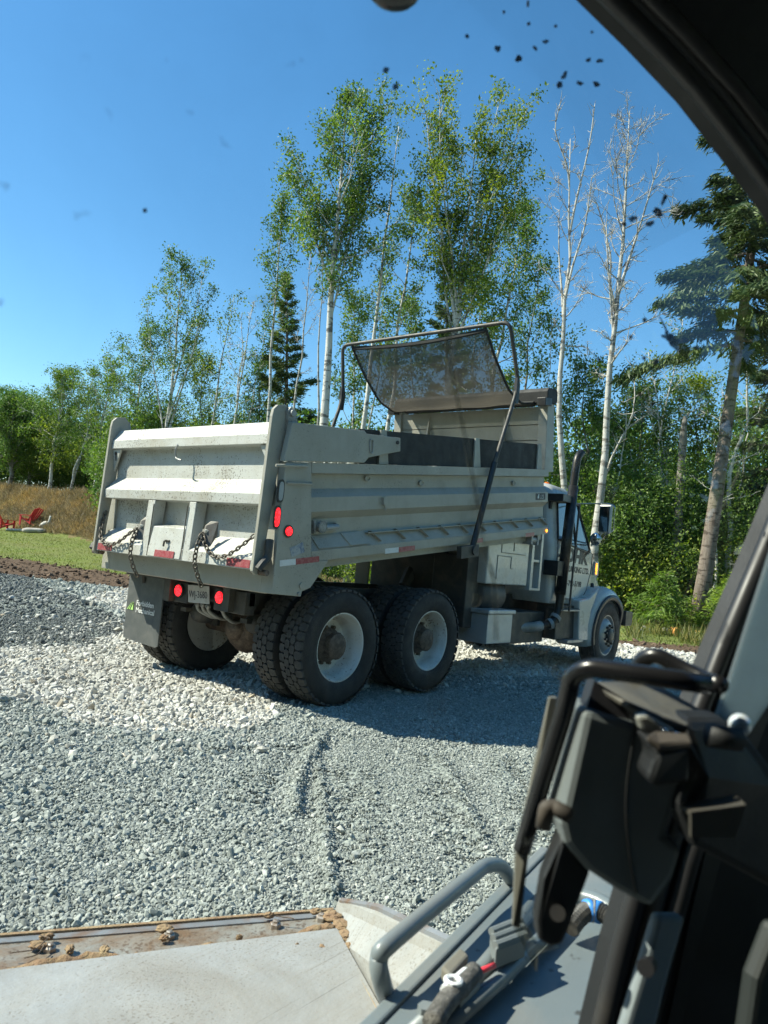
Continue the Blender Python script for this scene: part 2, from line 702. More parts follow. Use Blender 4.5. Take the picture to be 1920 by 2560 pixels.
glabels = ['grey crushed gravel pad', 'patch of coarse white crushed stone', 'strip of freshly turned brown soil', 'mown green lawn', 'woodland floor and dry grass bank']
allV = np.stack([GX, GY, GZ], -1).reshape(-1, 3)
for z in range(5):
    f = FQ[zone == z]
    u, inv = np.unique(f, return_inverse=True)
    o = add_mesh(gnames[z], allV[u], inv.reshape(-1, 4).tolist(), gm[z], smooth=True)
    kind(o, 'structure', glabels[z])

# ------------------------------------------------------------------ loose stones
def stone_group(name, mat, nvar, flat, seed0):
    ng = bpy.data.node_groups.new(name, 'GeometryNodeTree')
    ng.interface.new_socket('Geometry', in_out='INPUT', socket_type='NodeSocketGeometry')
    ng.interface.new_socket('Geometry', in_out='OUTPUT', socket_type='NodeSocketGeometry')
    L = ng.links.new
    gi = ng.nodes.new('NodeGroupInput')
    go = ng.nodes.new('NodeGroupOutput')
    join = ng.nodes.new('GeometryNodeJoinGeometry')
    for k in range(nvar):
        ic = ng.nodes.new('GeometryNodeMeshIcoSphere')
        ic.inputs['Radius'].default_value = .5
        ic.inputs['Subdivisions'].default_value = 1 if k % 2 else 2
        sp = ng.nodes.new('GeometryNodeSetPosition')
        rv = ng.nodes.new('FunctionNodeRandomValue')
        rv.data_type = 'FLOAT_VECTOR'
        a = .17 if k % 2 else .24
        rv.inputs[0].default_value = (-a, -a, -a)
        rv.inputs[1].default_value = (a, a, a)
        rv.inputs['Seed'].default_value = seed0 + k
        L(ic.outputs[0], sp.inputs['Geometry'])
        L(rv.outputs[0], sp.inputs['Offset'])
        ch = ng.nodes.new('GeometryNodeConvexHull')
        L(sp.outputs[0], ch.inputs[0])
        tr = ng.nodes.new('GeometryNodeTransform')
        rr = random.Random(seed0 * 31 + k)
        tr.inputs['Scale'].default_value = (rr.uniform(.85, 1.35), rr.uniform(.65, 1.0), rr.uniform(.45, .8) * flat)
        L(ch.outputs[0], tr.inputs['Geometry'])
        sh = ng.nodes.new('GeometryNodeSetShadeSmooth')
        sh.inputs['Shade Smooth'].default_value = False
        L(tr.outputs[0], sh.inputs[0])
        sm = ng.nodes.new('GeometryNodeSetMaterial')
        sm.inputs['Material'].default_value = mat
        L(sh.outputs[0], sm.inputs['Geometry'])
        g2 = ng.nodes.new('GeometryNodeGeometryToInstance')
        L(sm.outputs[0], g2.inputs[0])
        L(g2.outputs[0], join.inputs[0])
    iop = ng.nodes.new('GeometryNodeInstanceOnPoints')
    L(gi.outputs[0], iop.inputs['Points'])
    L(join.outputs[0], iop.inputs['Instance'])
    iop.inputs['Pick Instance'].default_value = True
    for nm, dt, sock in (('scl', 'FLOAT', 'Scale'), ('rot', 'FLOAT_VECTOR', 'Rotation'), ('vi', 'INT', 'Instance Index')):
        na_ = ng.nodes.new('GeometryNodeInputNamedAttribute')
        na_.data_type = dt
        na_.inputs['Name'].default_value = nm
        L(na_.outputs[0], iop.inputs[sock])
    L(iop.outputs[0], go.inputs[0])
    return ng


def scatter(name, P, size, group, nvar, parent=None, tilt=.65):
    n = len(P)
    me = bpy.data.meshes.new(name)
    me.vertices.add(n)
    me.vertices.foreach_set('co', np.asarray(P, np.float32).reshape(-1))
    for nm, tp, key, arr in (('scl', 'FLOAT', 'value', np.asarray(size, np.float32)),
                             ('rot', 'FLOAT_VECTOR', 'vector', np.stack([rng.normal(0, tilt, n), rng.normal(0, tilt, n), rng.uniform(0, 6.28, n)], -1).astype(np.float32).reshape(-1)),
                             ('vi', 'INT', 'value', rng.integers(0, nvar, n).astype(np.int32))):
        a = me.attributes.new(nm, tp, 'POINT')
        a.data.foreach_set(key, arr)
    o = bpy.data.objects.new(name, me)
    COL.objects.link(o)
    md = o.modifiers.new('stones', 'NODES')
    md.node_group = group
    if parent:
        o.parent = parent
    return o


NV = 10
GG = stone_group('grey_stones', stonemat('grey_stone', GREY_STOPS), NV, 1.0, 100)
WG = stone_group('white_stones', stonemat('white_stone', WHITE_STOPS), NV, .95, 300)


def wedge(r0, r1, dens, half=RAD(38)):
    n = int(half * (r1 * r1 - r0 * r0) * dens)
    r = np.sqrt(rng.uniform(r0 * r0, r1 * r1, n))
    a = rng.uniform(-half, half, n) + YAW
    return CAM[0] + r * np.cos(a), CAM[1] + r * np.sin(a)


gp, gs, wp, ws, dkp, dks = [], [], [], [], [], []
for r0, r1, dens, size in ((.9, 2.4, 15000, .0125), (2.4, 3.6, 12500, .0132), (3.6, 5.4, 8500, .0150), (5.4, 8, 4800, .0185), (8, 12, 1900, .026), (12, 24, 360, .048)):
    x, y = wedge(r0, r1, dens)
    e, t = edge_coords(x, y)
    w = white_zone(x, y)
    ok = (~w) & (e < .35 - .8 * vnoise(x * 2, y * 2, 77))
    x, y = x[ok], y[ok]
    # where wheels and tracks have packed the pad the stones are ground finer
    fine = np.exp(-((np.minimum(seg_dist(x, y, RIDGES[0]), seg_dist(x, y, RIDGES[2])) - .22) / .2) ** 2) * vnoise(x * 1.5, y * 1.5, 78)
    fine = np.maximum(fine, .95 * smooth01((x * .62 - y * .78 - .55) / .8) * (.45 + .75 * vnoise(x * .8, y * .8, 79)))
    fine = np.clip(fine, 0, 1)
    s = size * rng.lognormal(0, .36, len(x)) * (1 - .48 * fine)
    z = height(x, y) + s * rng.uniform(-.05, .35, len(x))
    e, t = edge_coords(x, y)
    dk = (t > 3.5) & (np.hypot(x - CAM[0], y - CAM[1]) > 6.5) & (x - .3 * y < .2)
    s = np.where(dk, s * .62, s)
    P3 = np.stack([x, y, z], -1)
    gp.append(P3[~dk])
    gs.append(s[~dk])
    dkp.append(P3[dk])
    dks.append(s[dk])
for r0, r1, dens, size in ((2.0, 6.0, 2300, .034), (6.0, 9.0, 2000, .037), (9.0, 14, 1100, .045), (14, 24, 420, .065)):
    x, y = wedge(r0, r1, dens)
    e, t = edge_coords(x, y)
    ok = white_zone(x, y) & (e < .2)
    x, y = x[ok], y[ok]
    s = size * rng.lognormal(0, .27, len(x)) * np.where(rng.uniform(0, 1, len(x)) < .3, .6, 1)
    z = height(x, y) + s * rng.uniform(-.1, .3, len(x))
    wp.append(np.stack([x, y, z], -1))
    ws.append(s)
# strays kicked out over the border
x, y = wedge(4.5, 12, 90)
ok = (~white_zone(x, y)) & (white_zone(x + .5, y + .6) | white_zone(x - .6, y - .4) | white_zone(x + .9, y - .2))
x, y = x[ok], y[ok]
s = .034 * rng.lognormal(0, .3, len(x))
wp.append(np.stack([x, y, height(x, y) + .3 * s], -1))
ws.append(s)
# a few pale stones tracked over the dark corner by the soil
x, y = wedge(9, 17, 9)
e, t = edge_coords(x, y)
ok = (~white_zone(x, y)) & (e < 0) & (t > 4) & (vnoise(x * .7, y * .7, 80) > .55)
x, y = x[ok], y[ok]
s = .06 * rng.lognormal(0, .3, len(x))
wp.append(np.stack([x, y, height(x, y) + .3 * s], -1))
ws.append(s)
kind(scatter('grey_gravel', np.concatenate(gp), np.concatenate(gs), GG, NV), 'stuff', 'loose grey crushed gravel')
DKG = stone_group('dark_stones', stonemat('dark_stone', [(0.0, (.09, .10, .10)), (.5, (.16, .175, .17)), (.9, (.23, .245, .235)), (1.0, (.45, .45, .42))]), 6, 1.0, 700)
kind(scatter('fine_gravel', np.concatenate(dkp), np.concatenate(dks), DKG, 6), 'stuff', 'fine dark grey gravel by the soil strip')
kind(scatter('white_gravel', np.concatenate(wp), np.concatenate(ws), WG, NV), 'stuff', 'loose coarse white crushed stone')

# clods on the turned soil
x, y = wedge(11, 34, 30)
e, t = edge_coords(x, y)
ok = (e > -.3) & (e < dirt_width(t) + .3)
x, y = x[ok], y[ok]
s = .05 * rng.lognormal(0, .5, len(x))
DG = stone_group('soil_clods', stonemat('soil_clod', [(0, (.07, .046, .03)), (.6, (.125, .084, .056)), (1, (.18, .125, .085))], .98), 6, 1.0, 500)
kind(scatter('soil_clods', np.stack([x, y, height(x, y)], -1), s, DG, 6), 'stuff', 'clods of turned brown soil')

# ================================================================== THE DUMP TRUCK
PAINT = surf('dirty_white_paint_shaded', (.33, .318, .268), .5, 0, (.26, .25, .205), 2.2, .42, .72, (.14, .12, .095), 75, .66, .72, .12, 40, streak=True)  # same truck paint as the tailgate, toned darker for the shaded sides
PAINT_TG = surf('tailgate_paint_sunlit', (.48, .485, .45), .5, 0, (.37, .35, .29), 2.6, .42, .68, (.12, .10, .08), 60, .60, .66, .25, 60, streak=True)  # same truck paint, its sunlit look put into a lighter tone
PAINT_CAB = surf('cab_white_paint', (.46, .47, .44), .3, 0, (.36, .36, .32), 1.5, .5, .8, coat=.25)
GREYST = surf('grey_steel', (.30, .31, .30), .5, .2, (.2, .17, .13), 3, .45, .7, (.1, .08, .06), 70, bump=.15)
DARKST = surf('dark_steel', (.045, .045, .043), .55, .2, (.10, .085, .065), 4, .45, .7, bump=.2)
BLACKP = surf('black_plastic', (.018, .018, .019), .45, 0, (.05, .046, .04), 5, .5, .75)
RUST = surf('rusty_iron', (.085, .06, .045), .7, .3, (.20, .15, .11), 20, .4, .7, bump=.3, bscale=120)
CHAINM = surf('worn_chain', (.16, .145, .12), .5, .55, (.08, .06, .045), 40, .4, .65)
CHAINPL = surf('dull_plate', (.13, .125, .11), .55, .3, (.09, .07, .055), 12, .4, .7)
RUBBER = surf('tyre_rubber', (.014, .014, .014), .75, 0, (.04, .037, .033), 3.5, .45, .8, bump=.15, bscale=30)
TREAD = surf('dusty_tread', (.040, .039, .037), .85, 0, (.075, .07, .062), 6, .4, .7, bump=.3, bscale=60)
RIM = surf('white_rim_paint', (.62, .61, .56), .5, .0, (.46, .40, .31), 3.5, .45, .70, (.16, .10, .06), 40, .63, .69, bump=.1)
ALLOY = surf('polished_alloy', (.36, .36, .35), .45, .5, (.35, .33, .3), 5, .5, .75)
CHECK = surf('checker_alloy', (.46, .48, .48), .4, .45, (.33, .32, .3), 4, .5, .8, bump=.5, bscale=90)
RED_TAPE = surf('red_reflective_tape', (.27, .035, .045), .4, 0, (.36, .14, .14), 40, .4, .7)
WHITE_TAPE = surf('white_reflective_tape', (.62, .64, .64), .35, 0, (.5, .5, .48), 20, .5, .7)
BOARD = surf('black_board', (.012, .013, .012), .7, 0, (.025, .024, .021), 3, .45, .75)
RED_ON = glow('red_lamp_lit', (1.0, .012, .02), 5.5)
AMBER_ON = glow('amber_lamp_lit', (1.0, .30, .02), 5.0, (.3, .08, 0))
AMBER = surf('amber_lens', (.55, .13, .01), .2, 0)
CHROME = surf('chrome', (.7, .7, .7), .12, 1.0)
FLAP = surf('rubber_flap', (.075, .082, .08), .6, 0, (.13, .13, .12), 4, .4, .7)
PLATE_W = surf('plate_white', (.42, .42, .40), .4, 0, (.3, .29, .26), 12, .45, .7)
INK = surf('black_ink', (.012, .012, .014), .5)
PALE_INK = surf('pale_grey_ink', (.75, .75, .72), .5)
GREEN_INK = surf('lime_ink', (.42, .68, .20), .5)

truck = empty('dump_truck')
tag(truck, 'dirty white dump truck with a steel tipper box, parked tail towards us on the gravel', 'dump truck')

BP = .135
HINGE = (-.75, 0, 1.0)


def boxpart(mb, name, mat, parent=None, **kw):
    """part of the tipped box: its own frame has the origin at the tail hinge"""
    if parent is None:
        return mb.build(name, mat, truck, loc=HINGE, rot=(0, -BP, 0), **kw)
    return mb.build(name, mat, parent, **kw)


# ---- the tipper box
Y1 = 1.23
side_prof = [(1.18, 1.03), (1.23, 1.03), (1.23, .945), (1.165, .935), (1.165, .815), (1.225, .745), (1.225, .625), (1.160, .560), (1.160, .43), (1.225, .305), (1.23, .30), (1.23, .215), (1.12, .215), (1.10, .30), (1.12, 1.0)]
mb = MB()
for sgn in (-1, 1):
    mb.prism([(sgn * p, q) for p, q in side_prof], 'x', .25, 4.52)
mb.box((-.05, -1.14, .14), (4.52, 1.14, .212))                 # floor
body = boxpart(mb, 'tipper_box', PAINT)
fix_normals(body)
for sgn in (-1, 1):
    boxpart(MB().box((.1, sgn * .42 - .05, .06), (4.3, sgn * .42 + .05, .098)), 'long_sill', DARKST, body)

for x in np.arange(.7, 4.5, .42):
    boxpart(MB().box((x, -.9, .10), (x + .07, .9, .138)), 'cross_bearer', DARKST, body)

# corner posts with the stepped lower edge
post = [(-.19, .0), (.13, -.06), (.14, -.02), (.24, .0), (.41, .16), (.445, .2), (.45, .214), (.247, .216), (.247, 1.03), (-.04, 1.03)]
for sgn in (-1, 1):
    mb = MB().prism(post, 'y', sgn * 1.232, sgn * 1.10)
    o = boxpart(mb, 'corner_post', PAINT, body, bevel=.006)
    fix_normals(o)
# tailboard extension plates above the rail
for sgn in (-1, 1):
    mb = MB().prism([(-.075, 1.034), (.02, 1.345), (.9, 1.325), (.93, 1.30), (1.42, 1.285), (1.42, 1.16), (.96, 1.09), (.90, 1.042)], 'y', sgn * 1.245, sgn * 1.19)
    o = boxpart(mb, 'side_plate', PAINT, body, bevel=.006)
    fix_normals(o)
    mb = MB()
    mb.tube(rounded([(.97, sgn * 1.25, 1.25), (.965, sgn * 1.25, 1.19), (.975, sgn * 1.25, 1.13), (1.005, sgn * 1.25, 1.13), (1.01, sgn * 1.25, 1.25), (.97, sgn * 1.25, 1.25)], .015), .007, 6)
    boxpart(mb, 'hand_slot', GREYST, body)
    mb = MB().lathe([(.018, 0), (.018, .012)], (1.37, sgn * 1.25 - .006, 1.24), 'y', 14)
    boxpart(mb, 'pin_hole', BLACKP, body)
# dark sideboards with their stakes
for sgn in (-1, 1):
    mb = MB().box((.9, sgn * 1.165, 1.034), (4.28, sgn * 1.185, 1.345))
    boxpart(mb, 'sideboard', BOARD, body)
    for x in (1.22, 2.85, 4.32):
        mb = MB().prism([(x - .07, 1.035), (x + .07, 1.035), (x + .04, 1.35), (x - .04, 1.35)], 'y', sgn * 1.187, sgn * 1.205)
        boxpart(mb, 'stake', PAINT, body)
# front bulkhead with two weld seams, its posts and the tarp housing
mb = MB()
for z0, z1 in ((.9, 1.40), (1.41, 1.60), (1.61, 1.83)):
    mb.box((4.50, -1.10, z0), (4.55, 1.10, z1))
mb.box((4.545, -1.09, .2), (4.56, 1.09, 1.82))
bh = boxpart(mb, 'bulkhead', PAINT, body)
for sgn in (-1, 1):
    mb = MB().prism([(4.42, 1.0), (4.66, 1.0), (4.66, 2.0), (4.56, 2.0), (4.48, 1.86)], 'y', sgn * 1.10, sgn * 1.225)
    boxpart(mb, 'bulkhead_post', PAINT, body, bevel=.005)
    mb = MB().prism([(4.499, 1.80), (4.499, 1.35), (4.40, 1.35), (4.40, 1.42)], 'y', sgn * .62, sgn * .60)
    boxpart(mb, 'gusset', PAINT, body)
mb = MB()
mb.prism([(4.44, 1.87), (4.44, 2.02), (4.48, 2.06), (4.68, 2.06), (4.72, 2.02), (4.72, 1.90), (4.66, 1.86)], 'y', -1.24, 1.20)
boxpart(mb, 'tarp_housing', BOARD, body, bevel=.01)
for y in (-1.25, 1.14):
    mb = MB().box((4.36, y, 1.83), (4.54, y + .12, 1.93))
    boxpart(mb, 'housing_bracket', BLACKP, body, bevel=.006)
# step brackets along the lower slope
for i in range(10):
    x = 1.05 + i * .37
    mb = MB()
    mb.slab([(x, -1.165, .425), (x + .10, -1.215, .325), (x + .108, -1.215, .325), (x + .008, -1.165, .425)], (0, -.035, .006))
    boxpart(mb, 'step_bracket', PAINT, body)
mb = MB().box((1.0, -1.212, .408), (4.5, -1.168, .416))
boxpart(mb, 'step_strip', PAINT, body)
mb = MB().slab([(.30, -1.168, .418), (.68, -1.168, .418), (.75, -1.228, .312), (.34, -1.228, .312)], (0, -.006, .004))
boxpart(mb, 'cover_plate', PAINT, body)
mb = MB().slab([(.66, -1.176, .424), (.92, -1.176, .424), (.99, -1.236, .315), (.73, -1.236, .315)], (0, -.006, .004))
boxpart(mb, 'cover_plate', PAINT, body)
# ratchet winch, tie rings, brackets on the side
mb = MB()
mb.box((.315, -1.20, .44), (.335, -1.165, .55)).box((.58, -1.20, .45), (.60, -1.165, .52)).box((.335, -1.205, .455), (.58, -1.165, .47)).box((.335, -1.205, .50), (.58, -1.165, .512))
mb.lathe([(.022, 0), (.022, .16)], (.43, -1.215, .488), 'x', 10)
for k in range(10):
    a = 2 * PI * k / 10
    mb.box((-.012, -.03, .038), (.012, .0, .052), Matrix.Translation((.385, -1.205, .495)) @ Matrix.Rotation(a, 4, 'Y'))
mb.lathe([(.045, -.03), (.045, 0)], (.385, -1.205, .495), 'y', 14)
w = boxpart(mb, 'ratchet_winch', GREYST, body)
for x, z in ((1.02, .905), (1.85, .86), (3.72, .86)):
    mb = MB().tube([(x + .035 * math.cos(a), -1.18, z + .022 * math.sin(a)) for a in np.linspace(0, 2 * PI, 13)], .008, 6, False)
    mb.box((x - .03, -1.18, z - .012), (x + .03, -1.166, z + .012))
    boxpart(mb, 'tie_ring', PAINT, body)
mb = MB().box((1.17, -1.255, .66), (1.24, -1.226, .73)).tube([(1.2, -1.24, .66), (1.2, -1.245, .61)], .006, 6)
boxpart(mb, 'side_bracket', PAINT, body)
mb = MB().tube(rounded([(-.03, -1.24, .865), (.0, -1.26, .862), (.22, -1.26, .855), (.24, -1.235, .86)], .02), .009, 6)
boxpart(mb, 'tie_bar', PAINT, body)
mb = MB().tube(rounded([(-.16, -1.245, 1.0), (-.10, -1.27, 1.0), (.16, -1.27, 1.0), (.18, -1.235, 1.0)], .02), .012, 6)
boxpart(mb, 'tie_bar', PAINT, body)
# reflective tape on the rail
for x0, x1, m_ in ((-.106, .068, WHITE_TAPE), (.07, .338, RED_TAPE), (1.22, 1.423, WHITE_TAPE), (1.425, 1.68, RED_TAPE), (2.74, 2.95, RED_TAPE), (3.94, 4.16, RED_TAPE)):
    yy = -1.2325 if x0 < .3 else -1.2305
    mb = MB().box((x0, yy - .0015, .207), (x1, yy, .255))
    boxpart(mb, 'reflective_tape', m_, body)
# dark maker's plate at the front of the side with a pale curl and letters
mb = MB().box((4.19, -1.230, .652), (4.44, -1.2255, .732))
boxpart(mb, 'badge_plate', INK, body)
mb = MB().prism([(4.235, .672), (4.25, .668), (4.262, .684), (4.256, .70), (4.272, .722), (4.258, .722), (4.235, .695)], 'y', -1.2325, -1.2305)
boxpart(mb, 'badge_mark', PALE_INK, body)
mb = MB().box((4.285, -1.232, .665), (4.30, -1.2305, .718)).box((4.285, -1.232, .665), (4.32, -1.2305, .674)).box((4.33, -1.232, .665), (4.342, -1.2305, .718)).box((4.352, -1.232, .69), (4.366, -1.2305, .718)).box((4.376, -1.232, .665), (4.39, -1.2305, .718)).box((4.342, -1.232, .665), (4.376, -1.2305, .673))
boxpart(mb, 'badge_lettering', GREYST, body)
mb = MB().prism([(.0, .345), (.15, .385), (.165, .30), (.02, .27)], 'y', -1.2345, -1.2325)
boxpart(mb, 'worn_sticker', surf('worn_sticker', (.33, .35, .34), .6, 0, (.10, .14, .24), 14, .45, .6), body)
# lamps on the corner post
def oval(cx, cz, rx, rz, y0, y1, n=22, lean=.12):
    return MB().prism([(cx + rx * math.copysign(abs(math.cos(a)) ** .75, math.cos(a)) + lean * rz * math.copysign(abs(math.sin(a)) ** .6, math.sin(a)), cz + rz * math.copysign(abs(math.sin(a)) ** .6, math.sin(a))) for a in np.linspace(0, 2 * PI, n + 1)[:-1]], 'y', y0, y1)


LS = 'oval red brake lamp, lit'
for z, lit in ((.597, True), (.80, False)):
    xx = -.141 + (z - .597) * .19
    boxpart(oval(xx, z, .036, .092, -1.243, -1.2325), 'lamp_grommet', BLACKP, body)
    o = boxpart(oval(xx, z, .024, .074, -1.247, -1.2435), 'oval_lamp', RED_ON if lit else surf('clear_lens', (.34, .36, .37), .12), body)
    if lit:
        o['label'] = LS
boxpart(MB().lathe([(.05, -.008), (.05, 0)], (-.015, -1.2325, .48), 'y', 20), 'lamp_grommet', BLACKP, body)
boxpart(MB().lathe([(.036, -.0125), (.036, -.0085)], (-.015, -1.2325, .48), 'y', 20), 'round_lamp', RED_ON, body)
boxpart(MB().lathe([(.02, -.010), (.02, 0)], (4.482, -1.2315, .257), 'y', 14), 'marker_lamp', AMBER_ON, body)
# rear sill under the tailgate
mb = MB().prism([(-.185, .0), (-.13, -.02), (-.05, -.02), (-.05, .14), (-.10, .19), (-.165, .175)], 'y', -1.10, 1.10)
o = boxpart(mb, 'rear_sill', PAINT, body, bevel=.005)
fix_normals(o)
boxpart(MB().lathe([(.024, -.012), (.024, 0)], (.13, -1.2325, .03), 'y', 12), 'bolt', PAINT, body)
boxpart(MB().lathe([(.018, -.014), (.018, 0)], (.10, -1.2325, -.035), 'y', 8), 'bolt', GREYST, body)

# ---- tailgate
tg_prof = [(-.03, 1.352), (-.113, 1.25), (-.127, 1.172), (-.028, 1.160), (-.068, .885), (-.203, .78), (-.209, .695), (-.075, .675), (-.105, .40), (-.285, .285), (-.302, .19), (-.255, .185), (-.02, .30), (.05, 1.33)]
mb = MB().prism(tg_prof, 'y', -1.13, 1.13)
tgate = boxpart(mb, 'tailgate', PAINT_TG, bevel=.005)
fix_normals(tgate)
for sgn in (-1, 1):
    pl = [(-.325, .185), (-.30, .155), (-.27, .15), (-.24, .17), (-.03, 1.10), (.06, 1.36), (.07, 1.44), (.03, 1.485), (-.06, 1.48), (-.105, 1.445), (-.122, 1.39)]
    mb = MB().prism(pl, 'y', sgn * 1.132, sgn * 1.165)
    o = boxpart(mb, 'side_plate', PAINT, tgate, bevel=.004)
    fix_normals(o)
    mb = MB().prism([(.02, 1.25), (.14, 1.25), (.10, 1.44), (.05, 1.47), (.02, 1.44)], 'y', sgn * 1.167, sgn * 1.195)
    mb.lathe([(.028, -.02), (.028, .02)], (.06, sgn * 1.20, 1.42), 'y', 12)
    boxpart(mb, 'hinge_lug', GREYST, tgate)
    # latch hook at the foot
    mb = MB().tube(rounded([(-.18, sgn * 1.20, .42), (-.20, sgn * 1.21, .36), (-.21, sgn * 1.21, .28), (-.27, sgn * 1.21, .24), (-.30, sgn * 1.20, .20)], .04), [.035] * 14 if False else .032, 8)
    boxpart(mb, 'latch_hook', DARKST, tgate)
    mb = MB().tube([(-.255, sgn * 1.09, .17), (-.255, sgn * 1.25, .17)], .024, 10)
    boxpart(mb, 'hinge_pin', RUST, tgate)
    # keyhole gusset in the top corner
    mb = MB().prism([(sgn * 1.131, 1.165), (sgn * 1.0, 1.165), (sgn * 1.131, .95)], 'x', -.105, -.085)
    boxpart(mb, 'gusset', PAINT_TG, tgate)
    mb = MB().lathe([(.017, 0), (.017, .006)], (-.111, sgn * 1.085, 1.125), 'x', 10).box((-.11, sgn * 1.085 - .007, 1.055), (-.106, sgn * 1.085 + .007, 1.115))
    boxpart(mb, 'keyhole', INK, tgate)
    # upright ribs of the lower bay
    u0, u1 = (.28, .385) if sgn > 0 else (-.315, -.225)
    mb = MB().prism([(-.09, .685), (-.209, .69), (-.303, .192), (-.20, .192)], 'y', u0, u1)
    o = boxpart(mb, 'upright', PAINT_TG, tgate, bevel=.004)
    fix_normals(o)
    # chain anchor plate with its bright pin
    yc = .43 if sgn > 0 else -.51
    mb = MB().slab([(-.20, yc + .015, .535), (-.175, yc - .04, .53), (-.20, yc - .055, .42), (-.275, yc - .055, .33), (-.325, yc + .012, .33), (-.245, yc + .03, .50)], (.004, -.014, .002))
    o = boxpart(mb, 'chain_plate', CHAINPL, tgate)
    fix_normals(o)
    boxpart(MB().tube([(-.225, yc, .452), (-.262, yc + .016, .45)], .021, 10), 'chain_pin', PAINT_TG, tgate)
# grain chute between the uprights
mb = MB().prism([(-.10, .47), (-.245, .462), (-.312, .20), (-.20, .20)], 'y', -.21, .265)
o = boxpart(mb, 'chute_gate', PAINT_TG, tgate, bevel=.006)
fix_normals(o)
for y in (.272, -.217):
    mb = MB().slab([(-.222, y, .66), (-.305, y, .20), (-.31, y, .20), (-.23, y, .66)], (0, .006 * (1 if y > 0 else -1), 0))
    boxpart(mb, 'chute_rail', DARKST, tgate)
mb = MB().tube(rounded([(-.285, 0.0, .345), (-.31, 0.0, .35), (-.315, .01, .30)], .01), .009, 6).box((-.29, -.03, .337), (-.275, .03, .353))
boxpart(mb, 'chute_handle', DARKST, tgate)
mb = MB().tube(rounded([(-.125, .06, 1.19), (-.15, .06, 1.15), (-.15, .055, 1.07), (-.175, -.02, 1.055), (-.17, -.05, 1.05)], .02), .008, 6)
boxpart(mb, 'rope_hook', GREYST, tgate)
for y0, y1 in ((.86, 1.10), (-.13, .15), (-1.10, -.82)):
    q = -.006
    mb = MB().slab([(-.2905, y0, .262), (-.2905, y1, .262), (-.3005, y1, .2), (-.3005, y0, .2)] if abs(y0) > .5 else [(-.3005, y0, .262), (-.3005, y1, .262), (-.3155, y1, .205), (-.3155, y0, .205)], (-.0035, 0, -.0005))
    o = boxpart(mb, 'reflective_tape', RED_TAPE, tgate)
    fix_normals(o)


def chain_links(path, pitch=.042, r=.0065, w=.015):
    """oval links strung along a path, every second one turned a quarter"""
    P = [np.array(p, float) for p in path]
    seg = np.array([np.linalg.norm(P[i + 1] - P[i]) for i in range(len(P) - 1)])
    cum = np.concatenate([[0], np.cumsum(seg)])
    n = int(cum[-1] / pitch)
    mb_ = MB()
    for k in range(n):
        s_ = (k + .5) * pitch
        i = min(np.searchsorted(cum, s_) - 1, len(seg) - 1)
        p = P[i] + (P[i + 1] - P[i]) * ((s_ - cum[i]) / seg[i])
        t = Vector(P[i + 1] - P[i]).normalized()
        a = Vector((1, 0, 0))
        a = (a - t * a.dot(t)).normalized()
        b = t.cross(a)
        if k % 2:
            a, b = b, a
        c = (a + b * .25).normalized()
        hl = pitch * .68
        ring = []
        for q in range(12):
            an = 2 * PI * q / 12
            ring.append(Vector(p) + t * (math.copysign(abs(math.cos(an)) ** .8, math.cos(an)) * hl) + c * (math.sin(an) * w))
        mb_.tube(ring + [ring[0]], r, 5, False)
    return mb_


def sag(a, b, drop, n=16):
    a, b = np.array(a), np.array(b)
    return [a + (b - a) * t + np.array([-.02 * math.sin(PI * t), 0, -drop * 4 * t * (1 - t)]) for t in np.linspace(0, 1, n)]


for sgn in (1, -1):
    yc = .43 if sgn > 0 else -.51
    pin = np.array((-.285, yc + .012, .44))
    if sgn > 0:
        path = bez([(-.20, 1.115, .56), (-.235, 1.115, .47), (-.285, 1.07, .34), (-.318, .96, .268), (-.322, .84, .262), (-.315, .70, .30), (-.30, .56, .38), tuple(pin)], 5)
    else:
        path = bez([tuple(pin), (-.305, yc - .05, .35), (-.318, yc - .13, .285), (-.322, yc - .24, .262), (-.318, yc - .36, .292), (-.30, yc - .48, .36), (-.26, -1.118, .46)], 5)
    boxpart(chain_links(path), 'chain', CHAINM, tgate, smooth=True)
    e0 = pin + (-.012, .0, -.01)
    path = [e0, e0 + (-.04, .0, -.08), e0 + (-.055, .01, -.17), e0 + (-.06, .015, -.24), e0 + (-.03, .015, -.34), e0 + (.012, .015, -.44)]
    boxpart(chain_links(path), 'chain', CHAINM, tgate, smooth=True)

# ---- tarpaulin and its bow
bowp = [(2.65, -1.275, .14), (3.10, -1.275, 1.09), (3.55, -1.275, 1.88), (3.60, -1.275, 2.06), (3.39, -1.275, 2.69), (3.39, 1.275, 2.69), (3.40, 1.275, 2.06), (3.34, 1.275, 1.86), (2.9, 1.275, 1.0), (2.65, 1.275, .14)]
mb = MB().tube(rounded(bowp, .10, 4), .024, 8)
bow = boxpart(mb, 'tarp_bow', DARKST, smooth=True)
mb = MB().tube([(2.65, -1.275, .14), (2.86, -1.275, .58), (3.10, -1.275, 1.09)], .034, 8)
boxpart(mb, 'spring_sleeve', BLACKP, bow)
for sgn in (-1, 1):
    mb = MB().lathe([(.05, -.05), (.05, .05)], (2.65, sgn * 1.275, .14), 'y', 16).box((2.4, sgn * 1.275 - .03, .07), (2.75, sgn * 1.275 + .03, .20))
    boxpart(mb, 'bow_pivot', DARKST, bow, bevel=.004)
    xa, za = (3.55, 1.88) if sgn < 0 else (3.36, 1.92)
    mb = MB().prism([(xa - .03, za - .1), (xa + .03, za - .1), (xa + .07, za + .1), (xa + .055, za + .2), (xa + .005, za + .2), (xa - .005, za + .1)], 'y', sgn * 1.275 - .02, sgn * 1.275 + .02)
    boxpart(mb, 'bow_joint', BLACKP, bow)

